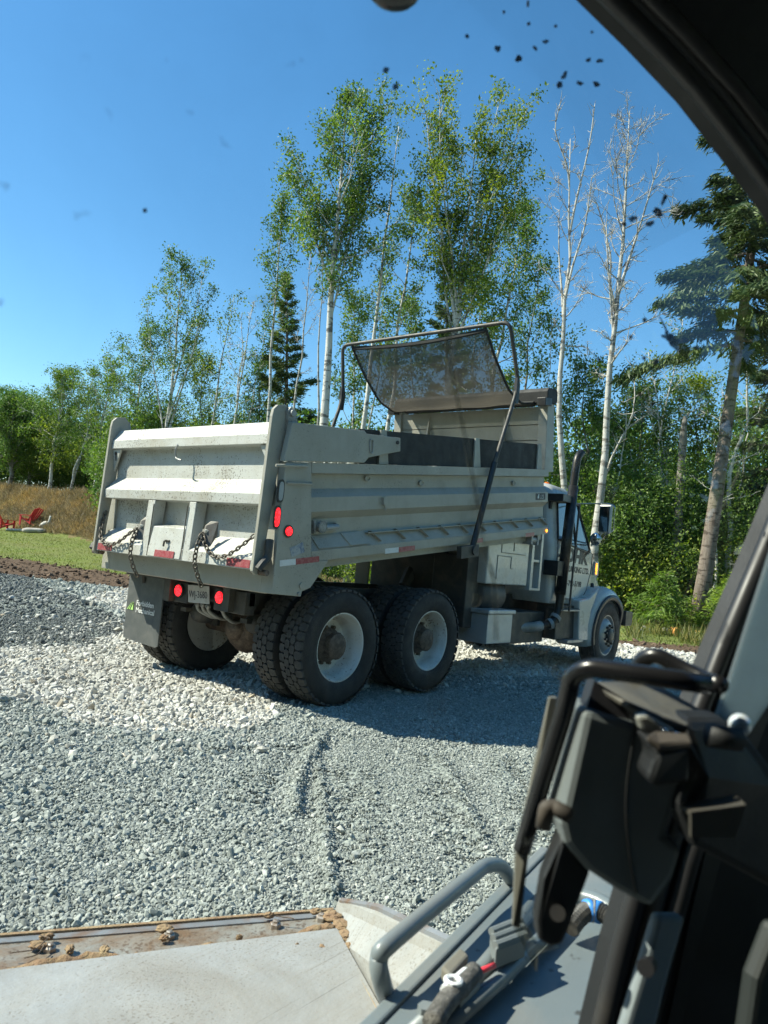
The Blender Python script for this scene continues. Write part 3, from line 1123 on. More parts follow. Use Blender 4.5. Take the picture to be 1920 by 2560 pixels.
TARP, tnt, tout = new_mat('mesh_tarp')
tb = nd(tnt, 'ShaderNodeBsdfPrincipled', Roughness=.8)
tb.inputs['Base Color'].default_value = (.085, .078, .066, 1)
tt = nd(tnt, 'ShaderNodeBsdfTransparent')
ttl = nd(tnt, 'ShaderNodeBsdfTranslucent')
ttl.inputs[0].default_value = (.15, .13, .10, 1)
tm1 = nd(tnt, 'ShaderNodeMixShader')
tm1.inputs[0].default_value = .35
tm = nd(tnt, 'ShaderNodeMixShader')
ttc = nd(tnt, 'ShaderNodeTexCoord')
tfac = ramp(tnt, noise(tnt, ttc.outputs['Object'], 3, 5, .6), [(.3, .78), (.7, .91)])
tnt.links.new(tfac, tm.inputs[0])
tnt.links.new(tb.outputs[0], tm1.inputs[1])
tnt.links.new(ttl.outputs[0], tm1.inputs[2])
tnt.links.new(tt.outputs[0], tm.inputs[1])
tnt.links.new(tm1.outputs[0], tm.inputs[2])
tnt.links.new(tm.outputs[0], tout.inputs[0])


def tarp_pt(u, v):
    """u across (left to right), v from the bow to the housing"""
    y0 = 1.12 - 2.07 * u
    y1 = .98 - 2.03 * u
    y = y0 + (y1 - y0) * v
    x = 3.40 + 1.06 * v
    z = 2.665 + (1.86 - 2.665) * v - .30 * math.sin(PI * min(1, v * 1.02)) - .05 * math.sin(PI * u) * (1 - v)
    z += .012 * math.sin(u * 19 + v * 5) * math.sin(PI * v) + .01 * math.sin(v * 23 + u * 7) * math.sin(PI * v)
    return (x, y, z)


nu, nv = 26, 18
V = [tarp_pt(i / nu, j / nv) for j in range(nv + 1) for i in range(nu + 1)]
Fq = [(j * (nu + 1) + i, j * (nu + 1) + i + 1, (j + 1) * (nu + 1) + i + 1, (j + 1) * (nu + 1) + i) for j in range(nv) for i in range(nu)]
mbt = MB().add(V, Fq)
tarp = boxpart(mbt, 'mesh_tarp', TARP, smooth=True)
for u in (0, 1):
    mb = MB().tube([tarp_pt(u, v) for v in np.linspace(0, 1, 14)], .016, 6)
    boxpart(mb, 'tarp_hem', BOARD, tarp)
mb = MB().tube([tarp_pt(u, .015) for u in np.linspace(0, 1, 14)], .026, 6)
boxpart(mb, 'tarp_hem', BOARD, tarp)
mb = MB().tube([tarp_pt(u, .99) for u in np.linspace(0, 1, 14)], .04, 6)
boxpart(mb, 'tarp_hem', BOARD, tarp)

# ---- chassis
mb = MB()
for sgn in (-1, 1):
    mb.box((-.72, sgn * .43 - .045, .74), (6.75, sgn * .43 + .045, .985))
for x in (-.4, .68, 2.2, 3.6, 5.0):
    mb.box((x, -.386, .76), (x + .1, .386, .96))
chassis = mb.build('chassis_frame', DARKST, truck)
mb = MB().box((-.62, -.62, .80), (-.54, .62, .935))
mb.box((-.66, .19, .74), (-.545, .42, .93)).box((-.66, -.62, .73), (-.545, -.2, .93))
rear_x = mb.build('rear_crossmember', DARKST, truck, bevel=.008)
for y, z, yc in ((.30, .85, .3), (-.30, .85, -.3)):
    MB().lathe([(.066, -.02), (.066, 0)], (-.665, y, z), 'x', 20).build('lamp_grommet', BLACKP, rear_x)
    MB().lathe([(.02, -.034), (.045, -.030), (.053, -.022)], (-.665, y, z), 'x', 20).build('tail_lamp', RED_ON, rear_x)
Mp = Matrix.Translation((-.675, .005, .845)) @ Matrix.Rotation(RAD(-6), 4, 'Y') @ Matrix.Rotation(RAD(-3), 4, 'X')
mb = MB().box((-.002, -.155, -.08), (.002, .155, .08), Mp)
lp = mb.build('licence_plate', PLATE_W, rear_x)
text_mesh('plate_lettering', 'WJ-3680', surf('plate_ink', (.03, .03, .05), .5), rear_x, .092, Mp @ Vector((-.0035, .138, -.032)), Mp.to_3x3() @ Vector((0, -1, 0)), Mp.to_3x3() @ Vector((0, 0, 1)), sx=.80)
# axles with their differential housings, chambers and springs
for x0 in (0.0, 1.37):
    mb = MB()
    mb.tube([(x0, -.62, .52), (x0, -.3, .52), (x0, -.16, .52), (x0, .16, .52), (x0, .3, .52), (x0, .62, .52)], [.085, .09, .19, .19, .09, .085], 14)
    mb.ball((x0 - .06, -.02, .53), .24, 14, (.8, 1, 1))
    mb.tube([(x0 + .1, .02, .56), (x0 + .42, .02, .60)], [.15, .07], 12)
    ax = mb.build('axle', RUST, truck, smooth=True)
    for y in (.36, -.44):
        m2 = MB().lathe([(.05, -.16), (.085, -.13), (.105, -.07), (.11, -.02), (.105, .03), (.08, .07), (.03, .09)], (x0 - .28, y, .64), 'x', 14)
        m2.tube([(x0 - .28, y, .64), (x0 - .05, y, .60)], .02, 6)
        m2.build('brake_chamber', DARKST, ax, smooth=True)
    m2 = MB().lathe([(.02, -.19), (.09, -.16), (.12, -.09), (.12, .0)], (x0 - .12, -.02, .53), 'x', 16)
    for k in range(10):
        m2.ball((x0 - .215, -.02 + .10 * math.cos(k * .628), .53 + .10 * math.sin(k * .628)), .012, 6)
    m2.build('differential_cover', RUST, ax, smooth=True)
    for y in (.44, -.44):
        m2 = MB().box((x0 - .5, y - .045, .64), (x0 + .5, y + .045, .68)).box((x0 - .12, y - .06, .50), (x0 + .12, y + .06, .74))
        m2.build('spring_pack', DARKST, ax)
mb = MB()
for k, (y, z) in enumerate(((.24, .73), (.16, .735), (.08, .73), (-.14, .72))):
    mb.tube(bez([(-.5, y, z), (-.46, y, z - .06), (-.30, y * .8, z - .12), (-.1, y * .7, z - .06)], 4), .018, 6)
    mb.lathe([(.024, 0), (.024, .03)], (-.51, y, z), 'x', 8)
mb.build('air_lines', GREYST, chassis, smooth=True)

# ---- wheels: a drive tyre with staggered blocks
TR, TW = .525, .262


def tyre_mesh(drive=True):
    mb_ = MB()
    hw = TW / 2
    prof = [(.292, -hw + .035), (.31, -hw + .012), (.36, -hw + .002), (.44, -hw), (.485, -hw + .012), (TR - .022, -hw + .028), (TR - .014, 0), (TR - .022, hw - .028), (.485, hw - .012), (.44, hw), (.36, hw - .002), (.31, hw - .012), (.292, hw - .035)]
    mb_.lathe(prof, (0, 0, 0), 'y', 56, True)
    nc = len(mb_.F)
    n = 40 if drive else 44
    rows = [(-.0885, .0), (-.0295, .5), (.0295, .0), (.0885, .5)] if drive else [(-.09, 0), (-.045, 0), (0, 0), (.045, 0), (.09, 0)]
    hwid = .0282 if drive else .0185
    for ry, ph in rows:
        edge = abs(ry) > .08
        for k in range(n):
            a0 = 2 * PI * (k + ph) / n
            da = PI / n * (.965 if drive else .985)
            r1 = TR - (.004 if edge else 0)
            hexp = [(-da, 0), (-da * .72, 1), (da * .72, 1), (da, 0), (da * .72, -1), (-da * .72, -1)] if drive else [(-da, -1), (-da, 1), (da, 1), (da, -1)]
            nv_ = len(hexp)
            V_, F_ = [], []
            for rr_, sc_ in ((TR - .024, 1.0), (r1, .955)):
                for da_, w_ in hexp:
                    wy = ry + w_ * hwid * sc_ + (math.copysign(.012, ry) if edge and w_ * ry > 0 else 0)
                    rq = rr_ - (.010 if edge and w_ * ry > 0 else 0)
                    V_.append((rq * math.cos(a0 + da_ * sc_), wy, rq * math.sin(a0 + da_ * sc_)))
            F_.append(list(range(nv_, 2 * nv_)))
            for i in range(nv_):
                j = (i + 1) % nv_
                F_.append((i, j, nv_ + j, nv_ + i))
            mb_.add(V_, F_)
    me = bpy.data.meshes.new('tyre')
    me.from_pydata(mb_.V, [], mb_.F)
    me.materials.append(RUBBER)
    me.materials.append(TREAD)
    idx = np.zeros(len(me.polygons), np.int32)
    idx[nc:] = 1
    me.polygons.foreach_set('material_index', idx)
    sm = np.zeros(len(me.polygons), bool)
    sm[:nc] = True
    me.polygons.foreach_set('use_smooth', sm)
    bm = bmesh.new()
    bm.from_mesh(me)
    bmesh.ops.recalc_face_normals(bm, faces=bm.faces)
    bm.to_mesh(me)
    bm.free()
    return me


def mesh_of(mb_, name, mats, smooth=None):
    me = bpy.data.meshes.new(name)
    me.from_pydata(mb_.V, [], mb_.F)
    me.materials.append(mats)
    if smooth:
        me.polygons.foreach_set('use_smooth', [True] * len(me.polygons))
        me.set_sharp_from_angle(angle=RAD(smooth))
    bm = bmesh.new()
    bm.from_mesh(me)
    bmesh.ops.recalc_face_normals(bm, faces=bm.faces)
    bm.to_mesh(me)
    bm.free()
    return me


ME_DRIVE, ME_STEER = tyre_mesh(True), tyre_mesh(False)
h = TW / 2
# outer side is -y; dished drive rim and flat steer rim, each a turned profile
rim_out = MB().lathe([(.305, -h + .03), (.305, -h + .018), (.296, -h + .018), (.288, -h + .028), (.283, -h + .06), (.265, -h + .085), (.262, -h + .15), (.245, -h + .19), (.235, -h + .20), (.19, -h + .205), (.12, -h + .20), (.12, h - .02), (.26, h - .02), (.29, h - .03)], (0, 0, 0), 'y', 48, False, False)
rim_out = mesh_of(rim_out, 'wheel', RIM, 35)
rim_in = MB().lathe([(.30, -h + .03), (.27, -h + .06), (.262, -h + .2), (.20, -h + .21), (.05, -h + .21), (.05, h - .02), (.30, h - .02)], (0, 0, 0), 'y', 32, False, False)
rim_in = mesh_of(rim_in, 'wheel', RIM, 35)
rim_st = MB().lathe([(.305, -h + .03), (.305, -h + .018), (.292, -h + .02), (.282, -h + .05), (.262, -h + .07), (.24, -h + .035), (.19, -h - .005), (.12, -h - .012), (.10, -h + .01), (.10, h - .02), (.29, h - .02)], (0, 0, 0), 'y', 48, False, False)
rim_st = mesh_of(rim_st, 'wheel', ALLOY, 35)
hb = MB().lathe([(.155, -h + .20), (.15, -h + .16), (.115, -h + .12), (.115, -h + .06), (.09, -h + .045), (.03, -h + .04)], (0, 0, 0), 'y', 20)
for k in range(10):
    a = 2 * PI * k / 10
    hb.lathe([(.017, -h + .165), (.017, -h + .205)], (.165 * math.cos(a), 0, .165 * math.sin(a)), 'y', 6)
    hb.box((.10 * math.cos(a) - .016, -h + .10, .10 * math.sin(a) - .016), (.10 * math.cos(a) + .016, -h + .16, .10 * math.sin(a) + .016))
ME_HUB = mesh_of(hb, 'hub', RUST, 30)
hb = MB().lathe([(.11, -h + .01), (.105, -h - .05), (.08, -h - .065), (.03, -h - .07)], (0, 0, 0), 'y', 20)
for k in range(10):
    a = 2 * PI * k / 10
    hb.lathe([(.02, -h - .045), (.02, -h - .0)], (.15 * math.cos(a), 0, .15 * math.sin(a)), 'y', 6)
ME_HUB_S = mesh_of(hb, 'hub', DARKST, 30)


def wheel(x, y, z, rim, tyre, hub, flip, spin):
    o = bpy.data.objects.new('wheel', rim)
    COL.objects.link(o)
    o.parent = truck
    o.location = (x, y, z)
    o.rotation_euler = (0, spin, PI if flip else 0)
    for nm, me in (('tyre', tyre), ('hub', hub)):
        if me is None:
            continue
        c = bpy.data.objects.new(nm, me)
        COL.objects.link(c)
        c.parent = o


for x0, dz in ((0.0, -.005), (1.37, .012)):
    for sgn in (-1, 1):
        wheel(x0, sgn * (1.195 - h), .52 + dz, rim_out, ME_DRIVE, ME_HUB, sgn > 0, random.uniform(0, 6))
        wheel(x0, sgn * (.855 - h), .52 + dz, rim_in, ME_DRIVE, None, sgn > 0, random.uniform(0, 6))
for sgn in (-1, 1):
    wheel(6.08, sgn * (1.18 - h), .465, rim_st, ME_STEER, ME_HUB_S, sgn > 0, .3)
mb = MB().tube([(6.08, -.95, .43), (6.08, -.5, .36), (6.08, .5, .36), (6.08, .95, .43)], .06, 8)
mb.build('axle', DARKST, truck)

# ---- mud flaps behind the drive wheels: only the left one hangs
MF = Matrix.Translation((-.62, 0, 0)) @ Matrix.Rotation(RAD(-4), 4, 'Y')
mb = MB().prism([(.62, .955), (1.22, .955), (1.22, .30), (1.20, .285), (.66, .262), (.62, .28)], 'x', .0, .012)
for v_i, v in enumerate(mb.V):
    mb.V[v_i] = (v[0] - .62 + (.0 if v[2] > .8 else .03 * math.sin((v[2] - .28) * 5)), v[1], v[2])
flap = mb.build('mud_flap', FLAP, truck)
flap['label'] = 'grey rubber mud flap with green and white lettering'
fx = -.6215
mb = MB()
for y0, y1, y2, y3 in ((1.195, 1.18, 1.125, 1.135), (1.165, 1.15, 1.112, 1.12), (1.135, 1.09, 1.088, 1.105)):
    mb.slab([(fx, y0 + .0, .575), (fx, y1, .575), (fx, y3 - .01, .655), (fx, y2, .655)], (-.002, 0, 0))
fix_normals(mb.build('flap_emblem', GREEN_INK, flap))
text_mesh('flap_lettering', 'Forbidden', PALE_INK, flap, .072, (fx - .003, 1.04, .632), (0, -1, 0), (0, 0, 1), sx=1.0, bold=.0012)
text_mesh('flap_lettering', 'Mechanical', PALE_INK, flap, .072, (fx - .003, 1.04, .562), (0, -1, 0), (0, 0, 1), sx=1.0, bold=.0012)
mb = MB().box((-.66, .60, .93), (-.60, 1.22, .965)).tube([(-.64, .95, .93), (-.63, .95, .86)], .02, 8)
mb.build('flap_hanger', DARKST, truck)

# ---- behind the cab: dark hoist cabinet, cream locker, step box, tank
mb = MB().box((2.35, -.50, .62), (4.05, .50, 1.50)).box((2.28, -.98, .62), (2.62, -.50, 1.45)).tube([(2.3, -.1, 1.0), (2.6, -.1, 1.5)], .09, 10)
mb.build('hoist_cabinet', DARKST, truck, bevel=.01)
mb = MB().box((2.50, -1.10, 1.14), (3.50, -.55, 1.72))
lock = mb.build('locker', PAINT_CAB, truck, bevel=.015)
for pts in ([(2.72, 1.20), (2.72, 1.48), (3.05, 1.48), (3.05, 1.34), (3.10, 1.34)], [(2.80, 1.70), (2.80, 1.52), (3.40, 1.52)], [(3.10, 1.70), (3.10, 1.55)]):
    MB().tube([(p, -1.103, q) for p, q in pts], .006, 5).build('seam', PAINT, lock)
mb = MB().box((3.54, -1.12, 1.12), (3.60, -.9, 1.85)).box((3.78, -1.12, 1.12), (3.83, -.9, 1.85)).box((3.60, -1.11, 1.45), (3.78, -.95, 1.48)).box((3.54, -1.12, 1.09), (3.83, -.9, 1.118))
mb.build('step_frame', PAINT_CAB, truck)
mb = MB().box((3.30, -1.22, 1.66), (3.34, -1.10, 1.78)).box((3.46, -1.22, 1.66), (3.50, -1.10, 1.78)).lathe([(.045, 0), (.045, .14)], (3.33, -1.17, 1.72), 'x', 12)
mb.build('ratchet_winch', GREYST, truck)
# tread-plate tool box with its overhanging lid
mb = MB().box((2.45, -1.20, .46), (3.02, -.62, .80))
tb_ = mb.build('tool_box', CHECK, truck, bevel=.008)
MB().box((2.42, -1.225, .802), (3.05, -.60, .85)).build('lid', CHECK, tb_, bevel=.01)
mb = MB().lathe([(.0, -.02), (.19, 0), (.21, .02), (.21, .50), (.19, .52), (.0, .54)], (2.55, -.86, 1.0), 'x', 20)
mb.build('air_tank', DARKST, truck, smooth=True)
mb = MB().box((3.08, -.98, .40), (4.30, -.50, .80))
mb.build('battery_box', DARKST, truck, bevel=.01)

# ---- exhaust
ey = -1.13
stack = [(4.10, ey + .1, .62), (4.26, ey + .03, .66), (4.38, ey, .80), (4.43, ey, 1.0), (4.50, ey, 1.85), (4.57, ey, 2.55), (4.61, ey, 2.86), (4.66, ey - .0, 2.98), (4.75, ey, 3.04)]
mb = MB().tube(bez(stack, 5), .056, 14)
ex = mb.build('exhaust_stack', surf('black_stack', (.022, .021, .02), .4, .5, (.06, .05, .04), 6, .5, .7), truck, smooth=True)
mb = MB().tube([(4.43, ey, 1.05), (4.57, ey, 2.55)], .070, 16)
mb.build('heat_shield', surf('heat_shield', (.03, .03, .03), .35, .6, (.09, .07, .06), 6, .5, .7), ex, smooth=True)
mb = MB()
for z in np.arange(1.1, 2.5, .03):
    x = 4.43 + (z - 1.05) / 1.5 * .14
    mb.ball((x + .060, ey - .042, z), .0085, 6)
mb.build('shield_perforations', PAINT_CAB, ex)
MB().box((4.22, ey - .03, 1.30), (4.46, -.95, 1.50)).build('stack_bracket', BLACKP, ex, bevel=.005)
MB().box((4.22, ey - .03, 2.30), (4.55, -.9, 2.40)).build('stack_bracket', BLACKP, ex, bevel=.005)
mb = MB().tube(bez([(4.10, ey + .1, .62), (3.9, ey + .14, .60), (3.6, ey + .25, .60), (3.2, ey + .35, .66)], 5), .07, 12)
mb.build('exhaust_pipe', GREYST, ex, smooth=True)
mb = MB().tube([(4.23, ey + .045, .645), (4.27, ey + .02, .665)], .075, 12).tube([(4.33, ey + .01, .72), (4.36, ey, .76)], .075, 12)
mb.build('pipe_clamp', GREYST, ex)
mb = MB().tube([(4.475, ey - .12, .84), (4.53, ey - .13, 2.30)], .014, 6)
mb.build('grab_rail', BLACKP, truck)

# ---- cab
def rrect(x0, x1, hw, r, n=5):
    pts = []
    for cx_, cy_, a0 in ((x1 - r, hw - r, 0), (x0 + r, hw - r, 90), (x0 + r, -hw + r, 180), (x1 - r, -hw + r, 270)):
        for k in range(n + 1):
            a = RAD(a0 + 90 * k / n)
            pts.append((cx_ + r * math.cos(a), cy_ + r * math.sin(a)))
    return pts


def loft(levels):
    mb_ = MB()
    secs = [[(p, q, z) for p, q in rrect(x0, x1, hw, r)] for z, x0, x1, hw, r in levels]
    n = len(secs[0])
    V_ = [v for s_ in secs for v in s_]
    F_ = [(i * n + k, i * n + (k + 1) % n, (i + 1) * n + (k + 1) % n, (i + 1) * n + k) for i in range(len(secs) - 1) for k in range(n)]
    F_.append(list(range(n))[::-1])
    F_.append([(len(secs) - 1) * n + k for k in range(n)])
    return mb_.add(V_, F_)


cabm = loft([(.92, 4.32, 5.62, 1.02, .06), (1.0, 4.29, 5.64, 1.045, .08), (1.72, 4.26, 5.62, 1.04, .09), (1.78, 4.26, 5.58, 1.02, .10), (2.36, 4.26, 5.22, .95, .12), (2.46, 4.28, 5.14, .92, .14), (2.54, 4.34, 5.02, .86, .16), (2.58, 4.44, 4.9, .74, .16)])
cab = cabm.build('cab', PAINT_CAB, truck, smooth=True, auto=35)
GLASS_D = surf('dark_window_glass', (.035, .06, .07), .06, 0, spec=.8, coat=.6)


def side_y(z):
    return -(1.04 + (z - 1.72) * (.95 - 1.04) / .64) if z > 1.72 else -1.045


def on_side(poly, off):
    return [(x, side_y(z) - off, z) for x, z in poly]


win = [(4.42, 1.80), (5.42, 1.66), (5.46, 1.72), (5.12, 2.34), (4.46, 2.36)]
mb = MB().slab(on_side(win, .002), (0, -.006, 0))
fix_normals(mb.build('side_window', GLASS_D, cab))
for a, b in ((0, 1), (1, 2), (2, 3), (3, 4), (4, 0)):
    pa, pb = on_side([win[a], win[b]], .012)
    MB().tube([pa, pb], .013, 6).build('window_seal', BLACKP, cab)
MB().tube(on_side([(5.0, 1.73), (4.92, 2.345)], .012), .014, 6).build('window_bar', BLACKP, cab)
dpoly = [(4.50, .99), (5.30, .99), (5.44, 1.12), (5.56, 1.40), (5.58, 1.66), (5.5, 1.68), (4.42, 1.79), (4.42, 1.1)]
mb = MB().slab(on_side(dpoly, .001), (0, -.006, 0))
door = fix_normals(mb.build('door', PAINT_CAB, cab))
dl = on_side(dpoly, .008)
MB().tube(dl + [dl[0]], .0055, 5).build('door_gap', BLACKP, cab)
mb = MB().box((4.52, -1.075, 1.56), (4.66, -1.053, 1.60))
mb.build('door_handle', BLACKP, cab, bevel=.004)
ty = -1.0535
text_mesh('door_lettering', 'DHK', INK, cab, .26, (4.70, ty, 1.515), (1, 0, -.02), (0, 0, 1), bold=.014, shear=.18, sx=1.25)
MB().box((4.62, ty - .002, 1.478), (5.40, ty, 1.484)).build('door_lettering', GREYST, cab)
text_mesh('door_lettering', 'TRUCKING LTD.', INK, cab, .115, (4.66, ty, 1.375), (1, 0, -.02), (0, 0, 1), bold=.005, shear=.12, sx=.98)
text_mesh('door_lettering', '250-792-5198', INK, cab, .105, (4.60, ty, 1.18), (1, 0, -.02), (0, 0, 1), bold=.004, shear=.12, sx=1.1)
for y in (-.62, -.3, 0, .3, .62):
    m2 = MB().lathe([(.05, 0), (.05, .03), (.03, .055)], (4.88 - abs(y) * .15, y, 2.572), 'z', 12)
    m2.build('roof_marker', AMBER, cab)
MB().box((4.28, -.955, 2.20), (4.62, -.93, 2.33)).build('rear_trim', BLACKP, cab)
mb = MB().slab([(5.60, -.82, 1.76), (5.60, .82, 1.76), (5.235, .76, 2.35), (5.235, -.76, 2.35)], (.012, 0, .008))
fix_normals(mb.build('windscreen', GLASS_D, cab))
for z0 in (1.30, 2.0):
    pass
MB().slab([(4.262, -.7, 1.85), (4.262, .7, 1.85), (4.258, .66, 2.3), (4.258, -.66, 2.3)], (-.006, 0, 0)).build('rear_window', GLASS_D, cab)
# cab steps and skirts
mb = MB().box((4.42, -1.10, .44), (5.02, -.80, .90)).box((4.40, -1.18, .84), (5.0, -.95, .865))
mb.build('step_box', DARKST, truck, bevel=.008)
MB().box((4.62, -1.20, .40), (5.12, -1.02, .435)).build('step_tread', ALLOY, truck)
MB().box((4.38, -1.21, .835), (4.95, -1.10, .85)).build('step_tread', ALLOY, truck)

# ---- hood with fenders and headlamps
def xloft(secs_):
    """sections along x: (x, half width, z bottom, z top, corner radius)"""
    mb_ = MB()
    secs = []
    for x, hw, z0, z1, r in secs_:
        pts = [(x, hw, z0)]
        for k in range(6):
            a = RAD(90 * k / 5)
            pts.append((x, hw - r + r * math.cos(a), z1 - r + r * math.sin(a)))
        for k in range(6):
            a = RAD(90 + 90 * k / 5)
            pts.append((x, -hw + r + r * math.cos(a), z1 - r + r * math.sin(a)))
        pts.append((x, -hw, z0))
        secs.append(pts)
    n = len(secs[0])
    V_ = [v for s_ in secs for v in s_]
    F_ = [(i * n + k, (i + 1) * n + k, (i + 1) * n + (k + 1) % n, i * n + (k + 1) % n) for i in range(len(secs) - 1) for k in range(n)]
    F_.append(list(range(n)))
    F_.append([(len(secs) - 1) * n + k for k in range(n)][::-1])
    return mb_.add(V_, F_)


hood = fix_normals(xloft([(5.63, .98, .95, 1.74, .14), (5.85, .95, .9, 1.68, .16), (6.2, .82, .85, 1.58, .18), (6.6, .72, .8, 1.42, .18), (6.85, .68, .75, 1.28, .16), (6.95, .60, .75, 1.12, .12)]).build('hood', PAINT_CAB, truck, smooth=True, auto=40))
for sgn in (-1, 1):
    # fender: an arch swept round the steer wheel, with a dark lip
    V_, F_ = [], []
    prof = [(.56, 1.19), (.60, 1.20), (.68, 1.16), (.72, 1.05), (.71, .72)]
    angs = [RAD(a) for a in np.linspace(8, 195, 20)]
    for a in angs:
        for r_, y_ in prof:
            ext = 1.0 + (.10 * max(0, -math.cos(a)))
            V_.append((6.08 + r_ * math.cos(a) * ext, sgn * (y_ - (.10 if a < RAD(40) else 0) * (1 - a / RAD(40))), .49 + r_ * math.sin(a) * .98))
    m_ = len(prof)
    for i in range(len(angs) - 1):
        for k in range(m_ - 1):
            F_.append((i * m_ + k, (i + 1) * m_ + k, (i + 1) * m_ + k + 1, i * m_ + k + 1))
    fen = fix_normals(MB().add(V_, F_).build('fender', PAINT_CAB, truck, smooth=True))
    sd = fen.modifiers.new('shell', 'SOLIDIFY')
    sd.thickness = .012
    V_, F_ = [], []
    for a in angs:
        for r_, y_ in ((.525, 1.215), (.605, 1.222), (.60, 1.19), (.53, 1.17)):
            ext = 1.0 + (.10 * max(0, -math.cos(a)))
            V_.append((6.08 + r_ * math.cos(a) * ext, sgn * (y_ - (.10 if a < RAD(40) else 0) * (1 - a / RAD(40))), .49 + r_ * math.sin(a) * .98))
    for i in range(len(angs) - 1):
        for k in range(4):
            F_.append((i * 4 + k, (i + 1) * 4 + k, (i + 1) * 4 + (k + 1) % 4, i * 4 + (k + 1) % 4))
    fix_normals(MB().add(V_, F_).build('fender_flare', BLACKP, fen, smooth=True))
    # skirt between the arch and the step
    mb = MB().prism([(5.02, .42), (5.36, .40), (5.33, .62), (5.40, .85), (5.55, 1.05), (5.62, 1.18), (5.30, 1.02), (4.95, .98)], 'y', sgn * 1.18, sgn * 1.0)
    fix_normals(mb.build('skirt', PAINT_CAB, fen, bevel=.02))
    mb = MB().box((5.84, sgn * .955, 1.35), (5.98, sgn * 1.0, 1.56))
    tl = mb.build('lamp_bezel', PAINT_CAB, hood, bevel=.01)
    mb = MB().box((5.86, sgn * .99, 1.37), (5.905, sgn * 1.012, 1.54))
    mb.build('turn_signal', AMBER_ON, hood, bevel=.008)
    mb = MB().ball((6.82, sgn * .78, 1.0), .11, 14, (.6, 1, .8))
    mb.build('headlight', surf('clear_lens', (.34, .36, .37), .12), hood, smooth=True)
mb = MB().tube([(5.70, -1.03, 1.22), (5.62, -1.08, 1.10)], .028, 8)
mb.build('hood_latch', BLACKP, hood)
mb = MB().tube(bez([(5.66, -1.05, 1.14), (5.55, -1.065, 1.03), (5.3, -1.062, .975), (5.0, -1.06, .97)], 4), .006, 5)
mb.build('latch_cable', BLACKP, hood)
mb = MB().prism([(6.72, .60), (6.98, .60), (7.02, .66), (7.02, .82), (6.72, .84)], 'y', -1.2, 1.2)
fix_normals(mb.build('front_bumper', BLACKP, truck, bevel=.01))
# ---- mirrors
for sgn in (-1, 1):
    xm, ym = 5.06, sgn * 1.42
    rot = Matrix.Translation((xm, ym, 2.15)) @ Matrix.Rotation(RAD(10 * sgn), 4, 'Z')
    mb = MB().box((-.03, -.095, -.20), (.03, .095, .20), rot)
    mir = mb.build('mirror', PAINT_CAB, truck, bevel=.02)
    MB().box((-.036, -.08, -.18), (-.0315, .08, .18), rot).build('mirror_glass', surf('mirror_glass', (.6, .66, .68), .03, 1.0), mir)
    mb = MB().tube([(5.55, sgn * 1.03, 1.80), (5.10, ym, 2.0)], .011, 6).tube([(5.55, sgn * 1.03, 1.78), (5.2, ym * .95, 1.88), (5.09, ym, 1.93)], .011, 6)
    mb.tube([(5.10, sgn * .95, 2.36), (5.07, ym, 2.37)], .009, 6)
    mb.tube(rounded([(5.07, ym, 2.37), (5.07, ym + sgn * .12, 2.34), (5.08, ym + sgn * .12, 1.99), (5.09, ym, 1.93)], .04), .010, 6)
    mb.build('mirror_arm', CHROME, mir)
    mb = MB().ball((5.06, sgn * 1.30, 1.86), .085, 16, (.45, 1, 1.1))
    mb.build('convex_mirror', surf('mirror_glass', (.6, .66, .68), .03, 1.0), mir, smooth=True)
mb = MB().box((2.05, .30, .986), (2.08, .50, 1.30))
mb.build('board', PAINT, chassis)

# ---- gravel load heaped in the box
lx, ly = rng.uniform(.0, 4.4, 5200), rng.uniform(-1.08, 1.08, 5200)
lz = 1.0 + .36 * np.exp(-(((lx - 1.35) / .95) ** 2 + (ly / .8) ** 2)) - .25 * smooth01((lx - 2.2) / 1.5)
cb_, sb_ = math.cos(BP), math.sin(BP)
LP = np.stack([HINGE[0] + cb_ * lx - sb_ * lz, ly, HINGE[2] + sb_ * lx + cb_ * lz], -1)
ld = scatter('gravel_load', LP, .042 * rng.lognormal(0, .3, len(lx)), GG, NV)
kind(ld, 'stuff', 'grey gravel heaped inside the tipper box')
nu, nv = 30, 14
gx, gy = np.meshgrid(np.linspace(0, 4.45, nu), np.linspace(-1.09, 1.09, nv), indexing='ij')
gz = .98 + .36 * np.exp(-(((gx - 1.35) / .95) ** 2 + (gy / .8) ** 2)) - .25 * smooth01((gx - 2.2) / 1.5)
V = np.stack([HINGE[0] + cb_ * gx - sb_ * gz, gy, HINGE[2] + sb_ * gx + cb_ * gz], -1).reshape(-1, 3)
F_ = [(i * nv + j, (i + 1) * nv + j, (i + 1) * nv + j + 1, i * nv + j + 1) for i in range(nu - 1) for j in range(nv - 1)]
o = add_mesh('gravel_load_bed', V, F_, gm[0], ld)
kind(o, 'stuff')

# ================================================================== THE LOADER THE PICTURE IS TAKEN FROM
# machine frame: forward, right, up, with the driver's eye above its origin
MF_ = np.array([.52, .855, 0.0])
MF_ = MF_ / np.linalg.norm(MF_)
MR_ = np.array([MF_[1], -MF_[0], 0.0])
MACH = np.array([CAM[0], CAM[1], 0.0])


def mw(f, r, z):
    return tuple(MACH + MF_ * f + MR_ * r + np.array([0, 0, z]))


def ray_dir(px, py):
    return (px - 960) / FPX * CR - (py - 1280) / FPX * CU + CF


def on_f(px, py, f):
    """point of the view ray that lies at the given distance in front of the driver"""
    d = ray_dir(px, py)
    return CAM + d * (f / (d @ MF_))


